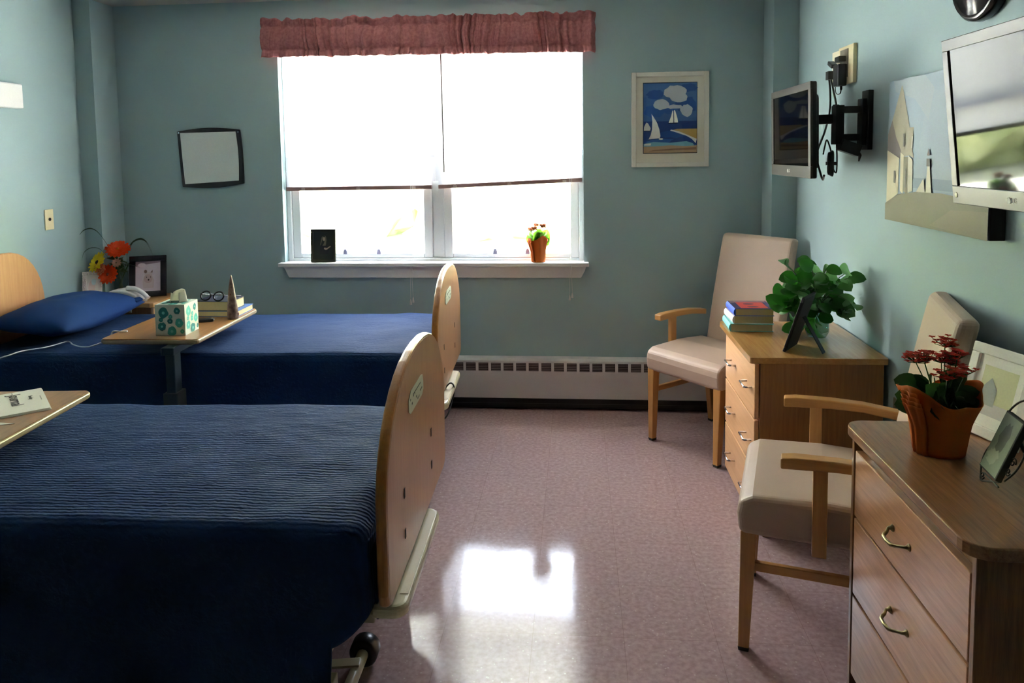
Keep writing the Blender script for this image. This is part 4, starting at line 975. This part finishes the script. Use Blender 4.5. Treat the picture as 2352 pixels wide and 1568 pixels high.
# ------------------------------------------------------------------ near dresser things
kalanchoe('potted plant with red flowers and orange wrapping on the near dresser', (.915, 1.925, ZE), .15, .090, .160, 6, blooms=8, big=True, bloomcol=plain('red_bloom', srgb(196, 50, 24), .6, trans=.25))
house = [(1, [(.14, .16), (.86, .16), (.86, .86), (.14, .86)]), (2, [(.14, .16), (.86, .16), (.86, .34), (.14, .34)]), (3, [(.2, .3), (.5, .3), (.5, .55), (.35, .7), (.2, .55)])]
easel_frame('large white matted photo frame leaning on the near dresser', (1.075, 2.01, ZE), math.radians(-74), .205, .242, math.radians(15), .028, C(240, 238, 230, rough=.2), C(244, 242, 232), house, [C(214, 216, 170), C(206, 204, 200), C(170, 176, 170)], .012)
T = thing('wire_photo_frame', 'green photo in a curly black wire stand on the near dresser', 'photo frame', (.922, 1.72, ZE), math.radians(-97))
R = Matrix.Rotation(math.radians(-22), 4, 'X')
def pl_(o): o.matrix_local = R; return o
b = bm_new(); bb(b, -.044, .044, -.010, .004, .03, .175); pl_(obj('photo_block', b, C(40, 40, 30), T, bevel=.002))
b = bm_new(); picture(b, (-.040, -.0105, .034), (.080, 0, 0), (0, 0, .137), [(0, [(0, 0), (1, 0), (1, 1), (0, 1)]), (1, ell(.5, .6, .25, .3, wob=.2)), (2, ell(.4, .25, .3, .15, wob=.3))], .0002, (0, -1, 0)); pl_(obj('photo', b, [C(126, 140, 112), C(92, 98, 80), C(150, 160, 130)], T, recalc=False))
b = bm_new()
def arc(x0_, z0_, x1_, z1_, bx, bz):
    x0_ *= .76; x1_ *= .76; bx *= .8
    tube(b, [(x0_, .002, z0_), ((x0_*3+x1_)/4+bx*.75, .002, (z0_*3+z1_)/4+bz*.75), ((x0_+x1_)/2+bx, .002, (z0_+z1_)/2+bz), ((x0_+3*x1_)/4+bx*.75, .002, (z0_+3*z1_)/4+bz*.75), (x1_, .002, z1_)], .0022, 6, sm=5)
arc(-.058, .07, -.0, .225, -.045, .02); arc(.0, .225, .058, .16, .04, .03); arc(.058, .16, .07, .04, .035, .0); arc(-.06, .10, -.04, -.0, -.035, 0); arc(-.04, .0, .05, .03, 0, -.0); arc(-.04, .02, .058, .02, 0, -.0)
def spiral(cx_, cz_, r0, turns=1.6, s=1):
    cx_ *= .76
    tube(b, [(cx_+r0*(1-k/22)*math.cos(s*k/22*turns*2*PI), .002, cz_+r0*(1-k/22)*math.sin(s*k/22*turns*2*PI)) for k in range(21)], .0018, 5)
for q in ((.02, .215, .012, 1), (-.066, .115, .011, 1), (-.066, .138, .009, -1), (.066, .085, .012, 1), (.066, .062, .010, -1), (-.045, .012, .011, -1)): spiral(q[0], q[1], q[2], s=q[3])
pl_(obj('wire_scroll', b, C(58, 50, 38, rough=.35), T))
b = bm_new(); tp = R @ Vector((0, .004, .14)); tube(b, [tp, tp*.5+Vector((.0, .045, .03)), (.0, .115, .004)], .0045, 6); obj('easel_strut', b, M['blackm'], T)
# ------------------------------------------------------------------ right wall
def outlet(): pass
T = thing('outlet_plate', 'ivory outlet plates high on the wall above the small television', 'wall plate', (XR, 3.66, 2.005))
b = bm_new(); bb(b, -.007, -.0005, .03, .15, -.075, .085); obj('plate', b, C(232, 226, 200), T, bevel=.002)
b = bm_new(); bb(b, -.018, -.0005, -.16, .028, -.085, .09); obj('surface_box', b, M['cream'], T, bevel=.003)
b = bm_new(); bb(b, -.021, -.018, -.10, .0, -.055, .075); obj('receptacle', b, C(110, 104, 88), T, bevel=.001)
T = thing('power_adapter', 'black power adapter plugged in above the small television', 'adapter', (XR-.021, 3.60, 1.98))
b = bm_new(); bb(b, -.042, -.0015, -.042, .030, -.070, .030); obj('body', b, M['black'], T, bevel=.005)
b = bm_new(); tube(b, [(-.02, -.02, -.07), (-.02, -.02, -.09), (-.022, -.01, -.105), (-.02, .04, -.10), (-.015, .07, -.075), (-.01, .08, -.03)], [.006, .003, .002, .002, .002, .002], 6, sm=4); obj('lead', b, M['black'], T)
T = thing('television_cable', 'black plug with cord running down to the small television', 'cord', (0, 0, 0))
b = bm_new(); bb(b, XR-.055, XR-.022, 3.575, 3.635, 2.022, 2.048); box(b, (XR-.045, 3.69, 2.02), (.03, .06, .02), Matrix.Rotation(.4, 3, 'X')); obj('plug', b, M['black'], T, bevel=.004)
b = bm_new()
bb(b, XR-.05, XR-.02, 3.73, 3.77, 1.955, 1.995)
tube(b, [(XR-.04, 3.75, 1.96), (XR-.04, 3.73, 1.90), (XR-.05, 3.70, 1.80), (1.14, 3.55, 1.70), (1.06, 3.40, 1.60), (1.06, 3.35, 1.52), (1.05, 3.28, 1.49), (1.035, 3.22, 1.51)], .0048, 7, sm=6)
tube(b, [(XR-.035, 3.74, 1.96), (XR-.035, 3.70, 1.90), (XR-.04, 3.64, 1.82), (XR-.06, 3.58, 1.72), (XR-.07, 3.52, 1.62)], .0048, 7, sm=6)
tube(b, [(1.03, 3.22, 1.60), (1.06, 3.30, 1.625), (1.09, 3.36, 1.66), (1.10, 3.33, 1.60), (1.10, 3.31, 1.54), (1.115, 3.31, 1.52), (1.12, 3.32, 1.58), (1.12, 3.33, 1.64)], .0035, 6, sm=6)
obj('cord', b, M['black'], T)
b = bm_new(); cc = Vector((1.062, 3.22, 1.56))
for k in range(5):
    w_ = .016+.003*k; h_ = .045+.002*k; tube(b, [cc+Vector((.004*k-.01, .6*w_*math.sin(t)*(.55+.45*abs(math.cos(t)))*1.2, h_*math.cos(t))) for t in [2*PI*j/24 for j in range(25)]], .0028, 6)
bb(b, 1.045, 1.082, 3.205, 3.235, 1.553, 1.567); obj('cord_bundle', b, M['black'], T)
def tv(label, loc, tilt, rz, w_, h_, th, logo_off, dot, group='wall televisions'):
    """faces local -x; width along y"""
    t = thing('television', label, 'television', loc, rz, group=group)
    R = Matrix.Rotation(tilt, 4, 'Y')
    def pl(o): o.matrix_local = R @ o.matrix_local; return o
    bz = .032; bzb = .052
    b = bm_new(); prism(b, rrect(-w_/2, w_/2, -h_/2, h_/2, .008), 'x', .006, th*.55)
    prism(b, rrect(-w_/2+.05, w_/2-.05, -h_/2+.04, h_/2-.05, .02), 'x', th*.5, th); pl(obj('rear_casing', b, M['black'], t, bevel=.006))
    b = bm_new()
    for q in ((-w_/2, w_/2, -h_/2, -h_/2+bzb), (-w_/2, w_/2, h_/2-bz, h_/2), (-w_/2, -w_/2+bz, -h_/2+bzb, h_/2-bz), (w_/2-bz, w_/2, -h_/2+bzb, h_/2-bz)): bb(b, 0, .010, *q)
    bz_o = pl(obj('bezel', b, M['bezel'], t, bevel=.002))
    b = bm_new(); bb(b, .004, .0075, -w_/2+bz-.002, w_/2-bz+.002, -h_/2+bzb-.002, h_/2-bz+.002); pl(obj('screen', b, M['screen'], t))
    b = bm_new(); prism(b, ell(0, 0, .0085, .0085, 16), 'x', -.0012, .0002); lo = obj('logo_disc', b, C(214, 214, 206), bz_o); lo.location = (0, logo_off+.022, -h_/2+bzb/2)
    text_mesh('logo_letters', 'LG', .021, C(214, 214, 206), frame_mat((-.0006, logo_off, -h_/2+bzb/2), (0, -1, 0), (0, 0, 1)), bz_o)
    if dot:
        b = bm_new(); prism(b, ell(0, 0, .008, .008, 16), 'x', -.0012, .0002); lo = obj('power_sticker', b, C(236, 232, 204), bz_o); lo.location = (0, w_/2-.022, -h_/2+bzb/2)
    return t
tv('smaller-looking television on the swing arm by the window', (.968, 3.505, 1.70), math.radians(-1), math.radians(0), .62, .405, .052, .0, False)
tv('large television at the right edge, reflecting the window', (1.083, 1.89, 1.692), math.radians(-6), 0, .80, .475, .055, .09, True)
T = thing('television_wall_mount', 'black articulated wall arm holding the television by the window', 'wall mount', (XR, 3.345, 1.74))
b = bm_new(); bb(b, -.022, -.0005, -.045, .03, -.125, .13); bb(b, -.04, -.02, -.03, .03, -.105, .095); obj('wall_plate', b, M['blackm'], T, bevel=.003)
for za in (.035, -.085): b = bm_new(); bb(b, -.13, -.035, -.005, .03, za, za+.03); obj('swing_arm', b, M['blackm'], T, bevel=.003)
b = bm_new(); lathe(b, [(.014, -.10), (.014, .075)], 14, (-.125, .045, 0)); bb(b, -.14, -.105, -.005, .06, -.1, .07); obj('pivot', b, M['blackm'], T, bevel=.003)
b = bm_new(); box(b, (-.18, .10, .012), (.035, .17, .042), Matrix.Rotation(math.radians(45), 3, 'Z')); obj('forearm', b, M['blackm'], T, bevel=.004)
b = bm_new(); bb(b, -.240, -.229, .08, .22, -.06, .06); lathe(b, [(.02, 0), (.02, .03)], 12, (-.233, .15, -.0), mat=Matrix.Rotation(PI/2, 3, 'Y')); obj('screen_plate', b, M['blackm'], T, bevel=.002)
b = bm_new(); box(b, (-.082, .0, -.115), (.085, .05, .05), Matrix.Rotation(.35, 3, 'Y')); tube(b, [(-.05, 0, -.13), (-.035, -.0, -.15), (-.04, 0, -.175)], [.012, .008, .003], 6); obj('cable_cover', b, M['blackm'], T, bevel=.004)
T = thing('television_wall_mount', 'black wall bracket behind the large television', 'wall mount', (XR, 1.9, 1.72))
b = bm_new(); bb(b, -.02, -.0005, -.09, .09, -.11, .11); bb(b, -.135, -.02, -.03, .03, -.03, .03); bb(b, -.145, -.125, -.1, .1, -.08, .08); obj('bracket', b, M['blackm'], T, bevel=.003)
# canvas of a gabled house and lighthouse
T = thing('canvas_print', 'canvas of a gabled house and lighthouse behind the large television', 'picture', (XR, 2.66, 1.61))
cw, ch = .735, .535; zc0 = -.268
b = bm_new(); bb(b, -.045, -.001, -cw/2, cw/2, zc0, zc0+ch); obj('stretched_canvas', b, C(22, 16, 14), T, bevel=.002)
pm = [C(134, 156, 170), C(144, 160, 168), C(150, 146, 120), C(112, 104, 98), C(200, 194, 162), C(112, 110, 82), C(184, 182, 160), C(100, 98, 86), C(116, 138, 152), C(122, 116, 88), C(138, 158, 170)]
sh = [(0, [(0, 0), (1, 0), (1, 1), (0, 1)]), (10, [(.3, .3), (1, .3), (1, .8), (.45, .9)]), (1, [(.08, .92), (.3, .85), (.45, .7), (.5, .9), (.4, 1), (.05, 1)]), (8, [(.3, .25), (1, .25), (1, .32), (.3, .32)]),
      (2, [(.05, .72), (.135, .915), (.155, .96), (.175, .915), (.255, .66), (.30, .66), (.29, .52), (.31, .45), (.26, .47), (.2, .46), (.05, .55)]),
      (3, [(0, .62), (.05, .72), (.10, .60), (.165, .50), (.15, .44), (.0, .50)]), (4, [(0, .505), (.145, .45), (.14, .20), (0, .12)]),
      (4, [(.16, .49), (.165, .22), (.20, .20), (.2, .47)]), (6, [(.25, .47), (.30, .44), (.305, .23), (.255, .21)]), (5, [(.2, .46), (.25, .46), (.255, .20), (.2, .22)]), (6, [(.285, .60), (.30, .60), (.295, .52), (.282, .52)]),
      (7, [(.19, .62), (.21, .62), (.21, .53), (.19, .53)]), (7, [(.09, .36), (.11, .36), (.11, .27), (.09, .275)]), (7, [(.155, .80), (.158, .86), (.161, .80)]), (7, [(.225, .38), (.24, .38), (.24, .25), (.225, .25)]),
      (6, [(.45, .22), (.465, .42), (.485, .42), (.51, .22)]), (7, [(.455, .40), (.49, .40), (.49, .45), (.455, .45)]), (3, [(.46, .47), (.472, .52), (.485, .47)]), (6, [(.35, .22), (.43, .32), (.45, .22)]),
      (5, [(0, 0), (1, 0), (1, .21), (.6, .235), (.35, .225), (.15, .195), (0, .12)]), (9, [(.5, .02), (1, 0), (1, .16), (.7, .14)])]
b = bm_new(); picture(b, (-.0455, cw/2, zc0), (0, -cw, 0), (0, 0, ch), sh, .0003, (-1, 0, 0)); obj('painting', b, pm, T, recalc=False)
T = thing('wall_clock', 'round wall clock with dark rim above the large television', 'clock', (XR, 2.435, 2.155))
Rm = Matrix.Rotation(-PI/2, 3, 'Y')
b = bm_new(); lathe(b, [(.145, .001), (.15, .012), (.148, .035), (.138, .045), (.128, .040), (.128, .03)], 44, mat=Rm); obj('rim', b, C(30, 30, 32, rough=.2), T)
b = bm_new(); lathe(b, [(.13, .010), (.13, .028), (0, .028)], 44, mat=Rm); fc = obj('dial', b, C(226, 222, 214), T)
b = bm_new()
for k in range(12):
    a_ = k*PI/6; box(b, (-.0285, .108*math.sin(a_), .108*math.cos(a_)), (.001, .005, .018), Matrix.Rotation(-a_, 3, 'X'))
obj('hour_mark', b, M['black'], fc)
for ln, an, wd in ((.07, .9, .007), (.10, 4.0, .005)):
    b = bm_new(); box(b, (-.031, ln/2*math.sin(an), ln/2*math.cos(an)), (.001, wd, ln), Matrix.Rotation(-an, 3, 'X')); obj('hand', b, M['black'], fc)
b = bm_new(); lathe(b, [(.129, .042), (0, .043)], 44, mat=Rm); obj('lens', b, M['glass'], T)
# floor level outlet behind the far dresser
T = thing('outlet_plate', 'low outlet plate on the wall between far dresser and armchair', 'wall plate', (XR, 2.98, .57))
b = bm_new(); bb(b, -.006, -.0005, -.036, .036, -.058, .058); obj('plate', b, C(120, 118, 96), T, bevel=.002)
b = bm_new(); bb(b, -.008, -.006, -.016, .016, -.034, -.006); bb(b, -.008, -.006, -.016, .016, .006, .034); obj('receptacle', b, C(90, 88, 72), T, bevel=.001)
